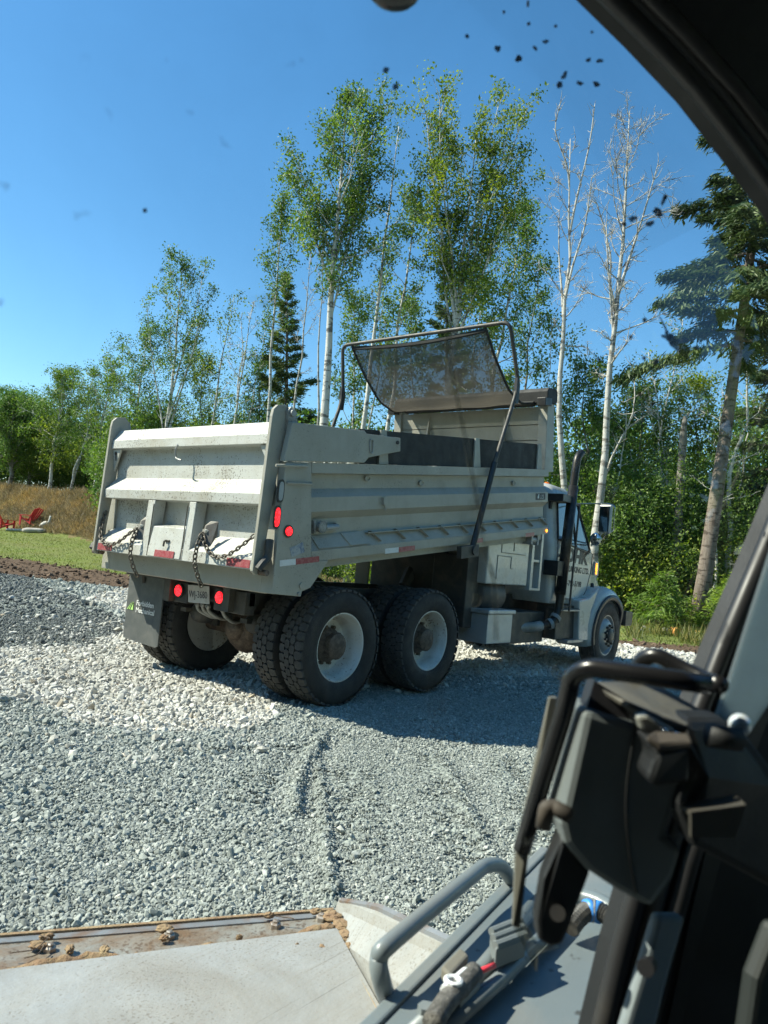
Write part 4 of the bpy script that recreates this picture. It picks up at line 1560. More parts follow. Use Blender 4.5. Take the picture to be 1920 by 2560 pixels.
GREYP = surf('grey_machine_paint', (.155, .185, .195), .38, 0, (.22, .22, .205), 3.5, .48, .78, (.05, .05, .045), 30, .66, .72, .06, 40)
WORN = surf('worn_bucket_steel', (.39, .395, .38), .45, .25, (.31, .29, .25), 2.6, .42, .70, (.17, .14, .105), 150, .60, .74, .2, 90, scratch=RAD(-58))
BASEP = surf('base_plate_steel', (.29, .28, .245), .5, .3, (.20, .13, .075), 7, .42, .62, (.12, .08, .05), 90, .55, .65, bump=.25)
EDGE = surf('cutting_edge_steel', (.26, .275, .29), .45, .4, (.22, .13, .075), 7, .47, .66, bump=.15)
SOIL = surf('caked_soil', (.24, .15, .085), .95, 0, (.36, .27, .15), 25, .4, .7, bump=.8, bscale=80)
BOLT = surf('worn_bolt', (.42, .38, .33), .45, .6, (.20, .12, .07), 40, .45, .65)
CABK = surf('cab_black', (.006, .007, .008), .6, 0, (.02, .02, .02), 6, .5, .8, bump=.1, bscale=200)
CABG = surf('cab_grey_trim', (.21, .245, .26), .6, 0, (.15, .175, .185), 3, .45, .7)
SATIN = surf('satin_black_tube', (.012, .012, .013), .28)
DGREY = surf('dark_grey_plastic', (.16, .18, .18), .55, 0, (.12, .135, .135), 6, .5, .7)
TAN = surf('tan_hook_lit_top', (.05, .042, .034), .7, 0, (.08, .065, .05), 20, .45, .7)
SLEEVE = surf('braided_sleeve', (.10, .095, .085), .8, 0, (.2, .19, .17), 60, .45, .6, bump=.8, bscale=220)
CONDUIT = surf('ribbed_conduit', (.04, .038, .034), .5, 0, (.1, .09, .075), 20, .5, .7)

loader = empty('loader', tuple(MACH))
tag(loader, 'grey compact loader with a worn steel bucket, seen from its driver seat', 'loader')


def lp(mb_, name, mat, parent=None, **kw):
    mb_.V = [tuple(np.array(v) - MACH) for v in mb_.V]
    return mb_.build(name, mat, parent if parent is not None else loader, **kw)


# ---- bucket: floor, bolted cutting edge, flared side
BZ = .30
mb = MB()
fl = [(2.0, BZ + .006), (1.2, BZ + .006), (1.0, BZ + .03), (.88, BZ + .12), (.84, BZ + .25)]
n = len(fl)
V = []
for r in (-1.55, .70):
    for f, z in fl:
        V.append(mw(f if f < 1.9 else 1.966 + .0655 * r, r, z))
    for f, z in fl[::-1]:
        V.append(mw((f if f < 1.9 else 1.966 + .0655 * r) - .012, r, z - .02))
m_ = 2 * n
F_ = [list(range(m_)), list(range(m_, 2 * m_))[::-1]] + [(i, (i + 1) % m_, m_ + (i + 1) % m_, m_ + i) for i in range(m_)]
mb.add(V, F_)
bucket = fix_normals(lp(mb, 'bucket', WORN, smooth=True, auto=50))
# front plate lies a step below the floor, then the bevelled bolt-on edge
mb = MB().slab([mw(1.83, -1.55, BZ - .010), mw(1.99, .69, BZ - .010), mw(2.135, .715, BZ - .018), mw(2.135, -1.55, BZ - .018)], (0, 0, -.02))
fix_normals(lp(mb, 'base_plate', BASEP, bucket))
mb = MB().slab([mw(2.118, -1.55, BZ - .013), mw(2.118, .70, BZ - .013), mw(2.165, .735, BZ - .022), mw(2.165, -1.55, BZ - .022)], (0, 0, -.004))
fix_normals(lp(mb, 'cutting_edge', EDGE, bucket))
mb = MB().slab([mw(2.167, -1.55, BZ - .018), mw(2.167, .74, BZ - .018), mw(2.20, .75, BZ - .034), mw(2.20, -1.55, BZ - .034)], (0, 0, -.012))
fix_normals(lp(mb, 'cutting_edge', EDGE, bucket))
mb = MB().slab([mw(2.160, -1.55, BZ - .015), mw(2.160, .735, BZ - .015), mw(2.172, .74, BZ - .0155), mw(2.172, -1.55, BZ - .0155)], (0, 0, -.006))
fix_normals(lp(mb, 'soil_line', SOIL, bucket))
side = [(2.17, .742, BZ - .03), (2.18, .757, BZ + .005), (1.9, .77, BZ + .10), (1.45, .78, BZ + .23), (.9, .78, BZ + .42), (.84, .70, BZ + .3), (1.0, .69, BZ - .0), (2.0, .69, BZ - .02)]
mb = MB().slab([mw(*p) for p in side], tuple(MR_ * .016))
fix_normals(lp(mb, 'side_plate', WORN, bucket))
mb = MB().tube([mw(2.0, .688, BZ + .0), mw(1.4, .69, BZ + .004), mw(1.0, .69, BZ + .02)], .0045, 6)
lp(mb, 'weld_bead', surf('weld_bead', (.45, .36, .2), .6, .3, (.3, .2, .12), 60, .4, .6, bump=.6, bscale=120), bucket)
mb = MB().tube([mw(2.17, .765, BZ + .0), mw(1.9, .782, BZ + .105), mw(1.45, .79, BZ + .235), mw(.9, .79, BZ + .42)], .012, 6)
lp(mb, 'rim_bar', EDGE, bucket)
d = ray_dir(1118 - 224, 2370)
c = CAM + d * (.735 / (d @ MR_))
mb = MB().tube([tuple(c - MR_ * .012), tuple(c - MR_ * .002)], .011, 10)
lp(mb, 'drain_hole', INK, bucket)
for px, py in ((126, 2358), (424, 2327), (690, 2300), (805, 2283)):
    d = ray_dir(px, py)
    b = CAM + d * ((BZ + .005 - CAM[2]) / d[2])
    mb = MB().lathe([(.0165, -.02), (.0165, .006), (.013, .009), (.009, .0095), (.009, .014), (.005, .016)], (b[0], b[1], BZ - .010), 'z', 6)
    bo = lp(mb, 'bolt', BOLT, bucket)
# crust of caked soil along the step, and lumps round the bolts
ns_, nc_ = 260, 9
V = []
for i in range(ns_):
    r = -1.5 + 2.19 * i / (ns_ - 1)
    wv = max(0.0, float(vnoise(r * 4.3, 1.7, 61)) * 1.2 + .6 * float(vnoise(r * 17, 3.1, 62)) - .55) * .075 + .024
    for k in range(nc_):
        q = k / (nc_ - 1)
        hump = math.sin(PI * q)
        z = BZ - .010 + hump * (.006 + wv * .16) * (.5 + float(vnoise(r * 60, q * 6, 63))) - .004 * (1 - hump)
        V.append(mw(1.956 + .0655 * r + q * wv * (.75 + .5 * float(vnoise(r * 40, q * 3, 64))), r, z))
F_ = [(i * nc_ + k, (i + 1) * nc_ + k, (i + 1) * nc_ + k + 1, i * nc_ + k + 1) for i in range(ns_ - 1) for k in range(nc_ - 1)]
lp(MB().add(V, F_), 'soil_crust', SOIL, bucket, smooth=True)
lumps = [((96, 2362), .03, .022), ((175, 2372), .03, .012), ((262, 2374), .03, .012), ((412, 2322), .03, .024), ((410, 2345), .02, .012), ((598, 2345), .010, .010), ((672, 2288), .016, .016), ((790, 2278), .02, .016),
         ((830, 2290), .05, .03), ((852, 2312), .05, .024), ((862, 2338), .05, .020), ((872, 2366), .03, .012), ((820, 2318), .03, .02), ((742, 2366), .006, .007), ((805, 2370), .022, .010), ((118, 2342), .018, .018)]
for k, ((px, py), h_, w_) in enumerate(lumps):
    d = ray_dir(px, py)
    b = CAM + d * ((BZ - CAM[2]) / d[2])
    bm = bmesh.new()
    bmesh.ops.create_icosphere(bm, subdivisions=3, radius=1.0)
    for v in bm.verts:
        q = v.co.copy()
        s_ = 1 + .35 * (float(vnoise(q.x * 2.2 + k * 7, q.y * 2.2 + q.z * 3, 5)) - .5) + .35 * (float(vnoise(q.x * 5 + k * 3, q.y * 5 + q.z * 6, 8)) - .5)
        r3 = np.array(b) + MR_ * q.x * w_ * s_ + MF_ * q.y * h_ * .55 * s_ + np.array([0, 0, q.z * .009 * s_ + .000])
        v.co = Vector(r3 - MACH)
    me = bpy.data.meshes.new('soil_lump')
    bm.to_mesh(me)
    bm.free()
    me.materials.append(SOIL)
    o = bpy.data.objects.new('soil_lump', me)
    COL.objects.link(o)
    o.parent = bucket
# dry roots caught under the bolts
for pts in ([(120, 2345), (90, 2372), (60, 2378), (25, 2382)], [(110, 2362), (95, 2385), (60, 2395)], [(690, 2290), (712, 2293), (735, 2296)], [(125, 2345), (100, 2338)]):
    P = []
    for px, py in pts:
        d = ray_dir(px, py)
        P.append(tuple(CAM + d * ((BZ + .012 - CAM[2]) / d[2])))
    lp(MB().tube(bez(P, 3), .0016, 5), 'root', RUST, bucket)

# ---- painted deck panel to the right of the bucket, with its services and grab handle
DZ = .72


def arm_px(px, py, up=0.0):
    """point of a view ray at the deck's level plus up"""
    d = ray_dir(px, py)
    return tuple(CAM + d * ((DZ + up - CAM[2]) / d[2]))


UPV = np.array([0, 0, 1.0])
mb = MB().slab([arm_px(905, 2570), arm_px(1290, 2188), arm_px(1350, 2128), arm_px(1650, 2215), arm_px(1720, 2450), arm_px(1600, 2800), arm_px(905, 2800)], (0, 0, -.05))
armo = fix_normals(lp(mb, 'deck_panel', GREYP, bevel=.004))
ed = np.array(arm_px(1290, 2188)) - np.array(arm_px(905, 2570))
ed /= np.linalg.norm(ed)
nd_ = np.array([ed[1], -ed[0], 0])
e0, e1 = np.array(arm_px(905, 2570)) - ed * .1, np.array(arm_px(1350, 2128))
mb = MB().slab([tuple(e0 + (0, 0, .012)), tuple(e1 + (0, 0, .012)), tuple(e1 + nd_ * .022 + (0, 0, .012)), tuple(e0 + nd_ * .022 + (0, 0, .012))], (0, 0, -.10))
fix_normals(lp(mb, 'edge_flange', GREYP, armo, bevel=.004))
mb = MB().slab([tuple(e0 + nd_ * .024 + (0, 0, .006)), tuple(e1 + nd_ * .024 + (0, 0, .006)), tuple(e1 + nd_ * .062 + (0, 0, .003)), tuple(e0 + nd_ * .062 + (0, 0, .003))], (0, 0, -.02))
fix_normals(lp(mb, 'edge_strip', GREYP, armo))
# hydraulic tubes along the arm
mb = MB().tube([arm_px(1030, 2590, .02), arm_px(1210, 2420, .02), arm_px(1330, 2270, .02)], .014, 10)
lp(mb, 'hydraulic_tube', GREYP, armo, smooth=True)
mb = MB().tube([arm_px(1090, 2590, .02), arm_px(1260, 2440, .02), arm_px(1400, 2300, .02)], .012, 10)
lp(mb, 'hydraulic_tube', GREYP, armo, smooth=True)
mb = MB().tube(bez([arm_px(1430, 2235, .03), arm_px(1500, 2255, .035), arm_px(1580, 2310, .03)], 4), .015, 10)
lp(mb, 'hydraulic_tube', GREYP, armo, smooth=True)
# hose clamps
for (a, b, c_, d_), m_ in ((((1100, 2450), (1148, 2400), (1170, 2420), (1122, 2475)), surf('khaki_clamp', (.16, .15, .12), .6)), (((1130, 2520), (1182, 2470), (1200, 2490), (1148, 2540)), DGREY)):
    mb = MB().slab([arm_px(*p, .022) for p in (a, b, c_, d_)], tuple(UPV * .02))
    fix_normals(lp(mb, 'hose_clamp', m_, armo, bevel=.004))
# multi-pin plug with its red wire and braided sleeve
q = [arm_px(1222, 2372, .035), arm_px(1295, 2340, .035), arm_px(1312, 2395, .035), arm_px(1236, 2425, .035)]
upv = UPV * .03
mb = MB().slab(q, tuple(upv))
plug = fix_normals(lp(mb, 'wire_plug', DGREY, armo, bevel=.003))
for t in (.15, .5, .85):
    a = np.array(q[0]) * (1 - t) + np.array(q[3]) * t + upv
    b = np.array(q[1]) * (1 - t) + np.array(q[2]) * t + upv
    lp(MB().tube([tuple(a), tuple(b)], .0065, 8), 'plug_rib', DGREY, armo)
mb = MB().tube([arm_px(1236, 2413, .045), arm_px(1215, 2422, .045), arm_px(1190, 2432, .045)], .0042, 8)
lp(mb, 'red_wire', surf('red_wire', (.75, .05, .07), .4), armo, smooth=True)
mb = MB().tube([arm_px(1236, 2398, .045), arm_px(1200, 2430, .03)], .002, 6)
lp(mb, 'wire', INK, armo)
mb = MB().tube(bez([arm_px(1186, 2430, .045), arm_px(1150, 2470, .045), arm_px(1115, 2505, .045), arm_px(1080, 2560, .04)], 5), .014, 12)
lp(mb, 'braided_sleeve', SLEEVE, armo, smooth=True)
mb = MB().tube([arm_px(1112, 2478, .05), arm_px(1166, 2432, .05)], .008, 8)
for k in range(12):
    a = 2 * PI * k / 12
P0 = np.array(arm_px(1133, 2452, .06))
ux, uy = MF_, MR_
ring = [tuple(P0 + ux * .010 * math.cos(a) + uy * .010 * math.sin(a)) for a in np.linspace(0, 2 * PI, 13)]
mb.tube(ring, .004, 6, False)
lp(mb, 'cable_tie', surf('white_nylon', (.75, .77, .78), .4), armo)
mb = MB().lathe([(.012, -.01), (.012, .012)], arm_px(1065, 2537, .03), 'z', 6)
lp(mb, 'bolt', GREYP, armo)
# ribbed conduit with two blue bands behind the lever
cpath = bez([arm_px(1425, 2320, .03), arm_px(1450, 2290, .04), arm_px(1480, 2275, .045), arm_px(1520, 2290, .045), arm_px(1570, 2335, .04)], 12)
rad_ = [.0145 + .0022 * (k % 2) for k in range(len(cpath))]
lp(MB().tube(cpath, rad_, 12), 'ribbed_conduit', CONDUIT, armo)
BLUE = surf('blue_band', (.06, .27, .72), .4)
for a, b in (((1466, 2277), (1479, 2275)), ((1488, 2277), (1502, 2282))):
    lp(MB().tube([arm_px(*a, .044), arm_px(*b, .045)], .0185, 14), 'blue_band', BLUE, armo, smooth=True)
lp(MB().tube([arm_px(1481, 2275, .045), arm_px(1486, 2276, .045)], .020, 14), 'hose_clip', GREYST, armo)
# grab handle bent from tube
hp = [arm_px(975, 2512, -.03), arm_px(955, 2455, .03), arm_px(948, 2395, .06), arm_px(985, 2350, .075), arm_px(1180, 2190, .075), arm_px(1215, 2165, .075), arm_px(1250, 2165, .06), arm_px(1272, 2190, .03), arm_px(1292, 2225, -.03)]
lp(MB().tube(bez(hp, 5), .0135, 14), 'grab_handle', GREYP, smooth=True)

# ---- cab: windscreen, its frame and the right-hand pillar
FW = .66
edge_px = [(1395, -60), (1440, 0), (1560, 118), (1690, 255), (1800, 395), (1900, 530), (1975, 660), (2010, 800), (2008, 960), (1975, 1090), (1918, 1215), (1850, 1380), (1755, 1600), (1640, 1890), (1560, 2120), (1500, 2330), (1445, 2560), (1410, 2700)]
inner = [on_f(px, py, FW) for px, py in edge_px]
# a frame ring: inner edge as seen, outer edge carried out to the right
outer = []
for p in inner:
    q = np.array(p) - CAM
    f, r, z = q @ MF_, q @ MR_, q[2]
    wide = .42 - .35 * max(0.0, 1 - abs(z - .0) / .16) ** .5 if -.17 < z < .15 else .42
    outer.append(CAM + MF_ * (f - .10) + MR_ * (r + wide) + np.array([0, 0, z + .05]))
top_l = [CAM + MF_ * FW + MR_ * (-1.1) + np.array([0, 0, .66]), CAM + MF_ * (FW - .1) + MR_ * (-1.1) + np.array([0, 0, 1.0])]


def ribbon(a, b, thick):
    """thick band between two edge lines"""
    n_ = len(a)
    V_ = [tuple(p) for p in a] + [tuple(p) for p in b] + [tuple(np.array(p) + thick) for p in a] + [tuple(np.array(p) + thick) for p in b]
    F = []
    for i in range(n_ - 1):
        F += [(i, i + 1, n_ + i + 1, n_ + i), (2 * n_ + i, 3 * n_ + i, 3 * n_ + i + 1, 2 * n_ + i + 1), (i, 2 * n_ + i, 2 * n_ + i + 1, i + 1), (n_ + i, n_ + i + 1, 3 * n_ + i + 1, 3 * n_ + i)]
    F += [(0, n_, 3 * n_, 2 * n_), (n_ - 1, 3 * n_ - 1, 4 * n_ - 1, 2 * n_ - 1)]
    return MB().add(V_, F)


back = -MF_ * .05
frame = fix_normals(lp(ribbon(inner, outer, -MF_ * .03), 'cab_pillar', CABK))
# rubber seal and trim strips following the pane's edge
def shift(k, f=0.0):
    out_ = []
    for p in inner:
        q = np.array(p)
        out_.append(q + MR_ * k - MF_ * f)
    return out_


lp(MB().tube(shift(.004, .03), .011, 8), 'pane_seal', BLACKP, frame, smooth=True)
lp(MB().tube(shift(.045, .045), .010, 8), 'pane_seal', BLACKP, frame, smooth=True)
lp(MB().tube(shift(.026, .035), .009, 8), 'trim_strip', surf('brown_grey_trim', (.075, .072, .066), .5), frame, smooth=True)
# grey door trim beyond the seal, upper and lower
def quadpx(pts, f, t):
    return MB().slab([tuple(on_f(px, py, f)) for px, py in pts], tuple(-MF_ * t))


DGL, gnt, gout = new_mat('dusty_side_glass')
gtc = nd(gnt, 'ShaderNodeTexCoord')
gtl = nd(gnt, 'ShaderNodeBsdfTranslucent')
gtl.inputs[0].default_value = (.42, .50, .53, 1)
gdf = nd(gnt, 'ShaderNodeBsdfPrincipled', Roughness=.5)
gdf.inputs['Base Color'].default_value = (.16, .19, .2, 1)
gtr = nd(gnt, 'ShaderNodeBsdfTransparent')
gtr.inputs[0].default_value = (.55, .64, .66, 1)
gm1 = nd(gnt, 'ShaderNodeMixShader')
gm1.inputs[0].default_value = .35
gm2 = nd(gnt, 'ShaderNodeMixShader')
gnt.links.new(ramp(gnt, noise(gnt, gtc.outputs['Object'], 14, 5, .65), [(.35, .80), (.7, .95)]), gm2.inputs[0])
gnt.links.new(gtl.outputs[0], gm1.inputs[1])
gnt.links.new(gdf.outputs[0], gm1.inputs[2])
gnt.links.new(gtr.outputs[0], gm2.inputs[1])
gnt.links.new(gm1.outputs[0], gm2.inputs[2])
gnt.links.new(gm2.outputs[0], gout.inputs[0])
fix_normals(lp(quadpx([(1965, 1240), (2300, 1200), (2300, 1560), (1960, 1690), (1905, 1770), (1850, 1850), (1770, 1830), (1817, 1700), (1920, 1382)], FW - .15, .004), 'side_window', DGL, frame))
fix_normals(lp(quadpx([(1625, 2275), (1690, 2275), (1640, 2450), (1600, 2620), (1520, 2620), (1575, 2440)], FW - .15, .012), 'door_trim', CABG, frame, bevel=.004))
lp(MB().tube([tuple(on_f(1613, 2420, FW - .168)), tuple(on_f(1622, 2410, FW - .160))], .007, 10), 'screw_hole', INK, frame)
fix_normals(lp(quadpx([(1690, 2275), (1800, 1800), (2100, 1500), (2100, 2700), (1600, 2700)], FW - .03, .02), 'inner_panel', CABK, frame))
fix_normals(lp(quadpx([(1830, 2560), (1850, 2420), (1900, 2290), (2000, 2290), (2000, 2640), (1820, 2640)], FW - .12, .02), 'inner_panel', surf('black_green_panel', (.014, .018, .017), .6), frame, bevel=.006))
# roof, floor and walls that shade the driver's place
mb = MB()
mb.slab([mw(FW + .05, -1.05, 2.06), mw(FW + .05, 1.02, 2.06), mw(-.9, 1.02, 2.06), mw(-.9, -1.05, 2.06)], (0, 0, .06))
fix_normals(lp(mb, 'cab_roof', CABK))
mb = MB().slab([mw(-.9, -1.05, .3), mw(-.9, 1.02, .3), mw(-.9, 1.02, 2.05), mw(-.9, -1.05, 2.05)], tuple(-MF_ * .04))
fix_normals(lp(mb, 'cab_rear_wall', CABK))
mb = MB().slab([mw(FW + .02, -1.05, .3), mw(-.895, -1.05, .3), mw(-.895, -1.05, 2.05), mw(FW + .02, -1.05, 2.05)], tuple(-MR_ * .03))
fix_normals(lp(mb, 'cab_left_door', CABK))
mb = MB().slab([mw(FW - .1, 1.02, .3), mw(-.895, 1.02, .3), mw(-.895, 1.02, 2.05), mw(-.3, 1.02, 2.05), mw(-.2, 1.02, .95), mw(FW - .1, 1.02, .95)], tuple(MR_ * .03))
fix_normals(lp(mb, 'cab_right_door', CABK))
# rounded foot of the interior mirror at the top of the pane
c = on_f(985, -26, FW - .06)
lp(MB().ball(tuple(c), .024, 18, (1.0, 1.0, .42)), 'mirror_foot', SATIN, smooth=True)

# ---- latch housing with its tube guard on the right of the pane
LD = .60


def L(px, py, dd=0.0):
    return tuple(at(px, py, LD + dd))


th = CF * .06
lhm = MB().slab([L(1464, 1773), L(1590, 1812), L(1700, 1870), L(1752, 1935), L(1690, 2005), L(1665, 2090), L(1708, 2125), L(1690, 2190), L(1629, 2275), L(1542, 2228), L(1470, 2180), L(1412, 2112), L(1400, 2062)], tuple(CF * .05))
lh = fix_normals(lp(lhm, 'latch_housing', DGREY, bevel=.006))
arc = [L(1590 - 26 * math.sin(t * PI), 1812 + t * 420, -.002) for t in np.linspace(0, 1, 14)]
lp(MB().tube(arc, .0014, 5), 'moulded_arc', CABK, lh)
mb = MB().slab([L(1486, 1700, .03), L(1560, 1703, .06), L(1640, 1706, .08), L(1802, 1800, .06), L(1722, 1812, -.01), L(1640, 1790, -.01), L(1570, 1752, 0)], (0, 0, -.008))
fix_normals(lp(mb, 'housing_lid', surf('grey_brown_lid', (.10, .098, .088), .6, 0, (.16, .15, .12), 25, .4, .7), lh, bevel=.004))  # lid face in a mottled grey-brown tone
mb = MB().slab([L(1486, 1702, .025), L(1570, 1754, 0), L(1640, 1792, -.01), L(1722, 1816, -.01), L(1700, 1872, 0), L(1590, 1815, .01), L(1464, 1775, .01)], tuple(CF * .02))
fix_normals(lp(mb, 'housing_mouth', INK, lh))
mb = MB().slab([L(1592, 1792, -.02), L(1620, 1788, -.02), L(1690, 1828, -.02), L(1700, 1845, -.02), L(1628, 1838, -.02), L(1602, 1822, -.02)], tuple(CF * .012))
fix_normals(lp(mb, 'striker', surf('worn_brass', (.34, .34, .30), .4, .3), lh, bevel=.004))
for p in ((1662, 1827), (1693, 1837)):
    lp(MB().ball(L(*p, -.022), .0026, 8), 'rivet', CHROME, lh, smooth=True)
mb = MB().slab([L(1616, 1852, -.04), L(1640, 1842, -.03), L(1720, 1848, -.03), L(1738, 1875, -.035), L(1725, 1960, -.035), L(1640, 1972, -.045), L(1618, 1950, -.045), L(1640, 1890, -.045)], tuple(CF * .03))
fix_normals(lp(mb, 'latch_block', CABK, lh, bevel=.008))
mb = MB().slab([L(1614, 1856, -.048), L(1632, 1843, -.03), L(1722, 1848, -.03), L(1730, 1872, -.044), L(1648, 1882, -.05)], (0, 0, .005))
fix_normals(lp(mb, 'block_lit_top', TAN, lh, bevel=.003))  # paler slab painting in the lit top of the dark block
mb = MB().slab([L(1715, 1800, -.01), L(1812, 1800, .02), L(1880, 1850, .02), L(1960, 1960, .02), L(1960, 2240, .02), L(1735, 2120, -.02), L(1700, 2020, -.02), L(1745, 1940, -.02), L(1722, 1860, -.02)], tuple(CF * .04))
fix_normals(lp(mb, 'latch_body', CABK, lh, bevel=.008))
mb = MB().slab([L(1728, 2030, -.06), L(1865, 2012, -.06), L(1838, 2095, -.06), L(1728, 2095, -.06)], tuple(CF * .004))
mb.slab([L(1728, 2030, -.06), L(1700, 2010, -.02), L(1840, 1985, -.02), L(1865, 2012, -.06)], (0, 0, -.003))
fix_normals(lp(mb, 'keeper_bracket', surf('keeper_steel', (.12, .112, .095), .4, .5), lh))
lp(MB().ball(L(1850, 1812, -.02), .0088, 18), 'ball_knob', surf('silver_knob', (.62, .66, .68), .25, .3), lh, smooth=True)
lp(MB().tube([L(1770, 1838, -.03), L(1850, 1850, -.03)], .009, 10), 'latch_pin', CABK, lh, smooth=True)
# tube guard, two hoops
g1 = [L(1305, 2125, .05), L(1335, 2020, .04), L(1412, 1774, .02), L(1430, 1690, .01), L(1470, 1668, .0), L(1607, 1687, -.02), L(1776, 1712, -.03)]
lp(MB().tube(rounded(g1, .02, 5), .0078, 14), 'tube_guard', SATIN, smooth=True)
g2 = [L(1585, 1700, .07), L(1602, 1648, .07), L(1640, 1636, .06), L(1700, 1668, .05), L(1776, 1704, .03), L(1800, 1712, .0)]
lp(MB().tube(rounded(g2, .015, 5), .0072, 14), 'tube_guard', SATIN, smooth=True)
lp(MB().tube(rounded([L(1358, 2070, -.01), L(1366, 2018, -.01), L(1385, 2018, -.01), L(1425, 2040, -.02)], .008, 4), .0062, 10), 'tan_hook', TAN, lh, smooth=True)
# lever below the housing with its pivot bolt, and the clear guard beside it
mb = MB().slab([L(1404, 2080, .02), L(1412, 2114, .01), L(1478, 2180, .01), L(1420, 2335, .01), L(1405, 2362, .01), L(1378, 2372, .01), L(1345, 2352, .01), L(1342, 2300, .01), L(1360, 2200, .01)], tuple(CF * .02))
lev = fix_normals(lp(mb, 'lever', CABK, bevel=.005))
lp(MB().tube([L(1394, 2283, .012), L(1394, 2283, .004)], .0065, 12), 'pivot_bolt', BLACKP, lev)
mb = MB().slab([L(1375, 1745, .06), L(1392, 1745, .06), L(1345, 1960, .06), L(1322, 2130, .05), L(1300, 2320, .04), L(1282, 2316, .04), L(1290, 2130, .05)], tuple(CF * .006))
fix_normals(lp(mb, 'guard_edge', surf('cloudy_plastic_edge', (.15, .145, .12), .4), lev))
CLEAR, cnt, cout = new_mat('clear_plastic')
ct_ = nd(cnt, 'ShaderNodeBsdfTransparent')
ct_.inputs[0].default_value = (.93, .93, .90, 1)
cd_ = nd(cnt, 'ShaderNodeBsdfPrincipled', Roughness=.25)
cd_.inputs['Base Color'].default_value = (.30, .29, .24, 1)
cm_ = nd(cnt, 'ShaderNodeMixShader')
cm_.inputs[0].default_value = .22
cnt.links.new(ct_.outputs[0], cm_.inputs[1])
cnt.links.new(cd_.outputs[0], cm_.inputs[2])
cnt.links.new(cm_.outputs[0], cout.inputs[0])
mb = MB().slab([L(1282, 2316, .045), L(1300, 2290, .045), L(1345, 2360, .04), L(1400, 2370, .04), L(1345, 2385, .045), L(1341, 2430, .045), L(1325, 2400, .045)], tuple(CF * .004))
fix_normals(lp(mb, 'clear_guard', CLEAR, lev))

# ---- the windscreen pane: faintly green, dusty, splashed
PANE, pnt, pout = new_mat('windscreen_glass')
ptc = nd(pnt, 'ShaderNodeTexCoord')
pv = ptc.outputs['Object']
pt_ = nd(pnt, 'ShaderNodeBsdfTransparent')
pt_.inputs[0].default_value = (.925, .965, .895, 1)
pd = nd(pnt, 'ShaderNodeBsdfPrincipled', Roughness=.9)
pd.inputs['Base Color'].default_value = (.26, .25, .21, 1)
pg = nd(pnt, 'ShaderNodeBsdfGlossy', Roughness=.02)
film = ramp(pnt, noise(pnt, pv, 3.0, 7, .65, .8), [(.35, .02), (.75, .125)])
spec_a = ramp(pnt, noise(pnt, pv, 34, 2, .5), [(.70, 0.0), (.78, .35)])
msk = ramp(pnt, noise(pnt, pv, 2.6, 3, .5), [(.50, 0.0), (.62, 1.0)])
mul1 = nd(pnt, 'ShaderNodeMath', operation='MULTIPLY')
pnt.links.new(spec_a, mul1.inputs[0])
pnt.links.new(msk, mul1.inputs[1])
addf = nd(pnt, 'ShaderNodeMath', operation='ADD', use_clamp=True)
pnt.links.new(film, addf.inputs[0])
pnt.links.new(mul1.outputs[0], addf.inputs[1])
pm1 = nd(pnt, 'ShaderNodeMixShader')
pnt.links.new(addf.outputs[0], pm1.inputs[0])
pnt.links.new(pt_.outputs[0], pm1.inputs[1])
pnt.links.new(pd.outputs[0], pm1.inputs[2])
fr = nd(pnt, 'ShaderNodeFresnel', IOR=1.45)
frm = nd(pnt, 'ShaderNodeMath', operation='MULTIPLY')
pnt.links.new(fr.outputs[0], frm.inputs[0])
frm.inputs[1].default_value = .08
pm2 = nd(pnt, 'ShaderNodeMixShader')
pnt.links.new(frm.outputs[0], pm2.inputs[0])
pnt.links.new(pm1.outputs[0], pm2.inputs[1])
pnt.links.new(pg.outputs[0], pm2.inputs[2])
pnt.links.new(pm2.outputs[0], pout.inputs[0])
pf = FW + .012
poly = [CAM + (np.array(p) - CAM) * (pf / ((np.array(p) - CAM) @ MF_)) for p in inner]
left = [CAM + MF_ * pf + MR_ * (-1.03) + np.array([0, 0, -1.0]), CAM + MF_ * pf + MR_ * (-1.03) + np.array([0, 0, .69])]
mb = MB()
pts = [tuple(p) for p in poly] + [tuple(p) for p in left]
mb.add(pts, [list(range(len(pts)))])
lp(mb, 'windscreen', PANE)

# splashes and specks stuck on the outside of the pane
SPL, snt, sout = new_mat('mud_splash')
stc = nd(snt, 'ShaderNodeTexCoord')
sb = nd(snt, 'ShaderNodeBsdfPrincipled', Roughness=.9)
sb.inputs['Base Color'].default_value = (.035, .03, .028, 1)
stt = nd(snt, 'ShaderNodeBsdfTransparent')
smx = nd(snt, 'ShaderNodeMixShader')
snt.links.new(ramp(snt, noise(snt, stc.outputs['Object'], 120, 3, .6), [(.3, .5), (.65, .92)]), smx.inputs[0])
snt.links.new(stt.outputs[0], smx.inputs[1])
snt.links.new(sb.outputs[0], smx.inputs[2])
snt.links.new(smx.outputs[0], sout.inputs[0])
sf = pf + .003


def blot(pts_r, name='mud_splash', m=SPL, seed=0):
    mb_ = MB()
    rr_ = random.Random(seed)
    for px, py, r1, r2, an in pts_r:
        ring_ = []
        for k in range(12):
            a = 2 * PI * k / 12
            q = rr_.uniform(.65, 1.25)
            ex_, ey_ = r1 * q * math.cos(a), r2 * q * math.sin(a)
            ring_.append(tuple(on_f(px + ex_ * math.cos(an) - ey_ * math.sin(an), py + ex_ * math.sin(an) + ey_ * math.cos(an), sf)))
        mb_.slab(ring_, tuple(MF_ * .0006))
    return lp(mb_, name, m)


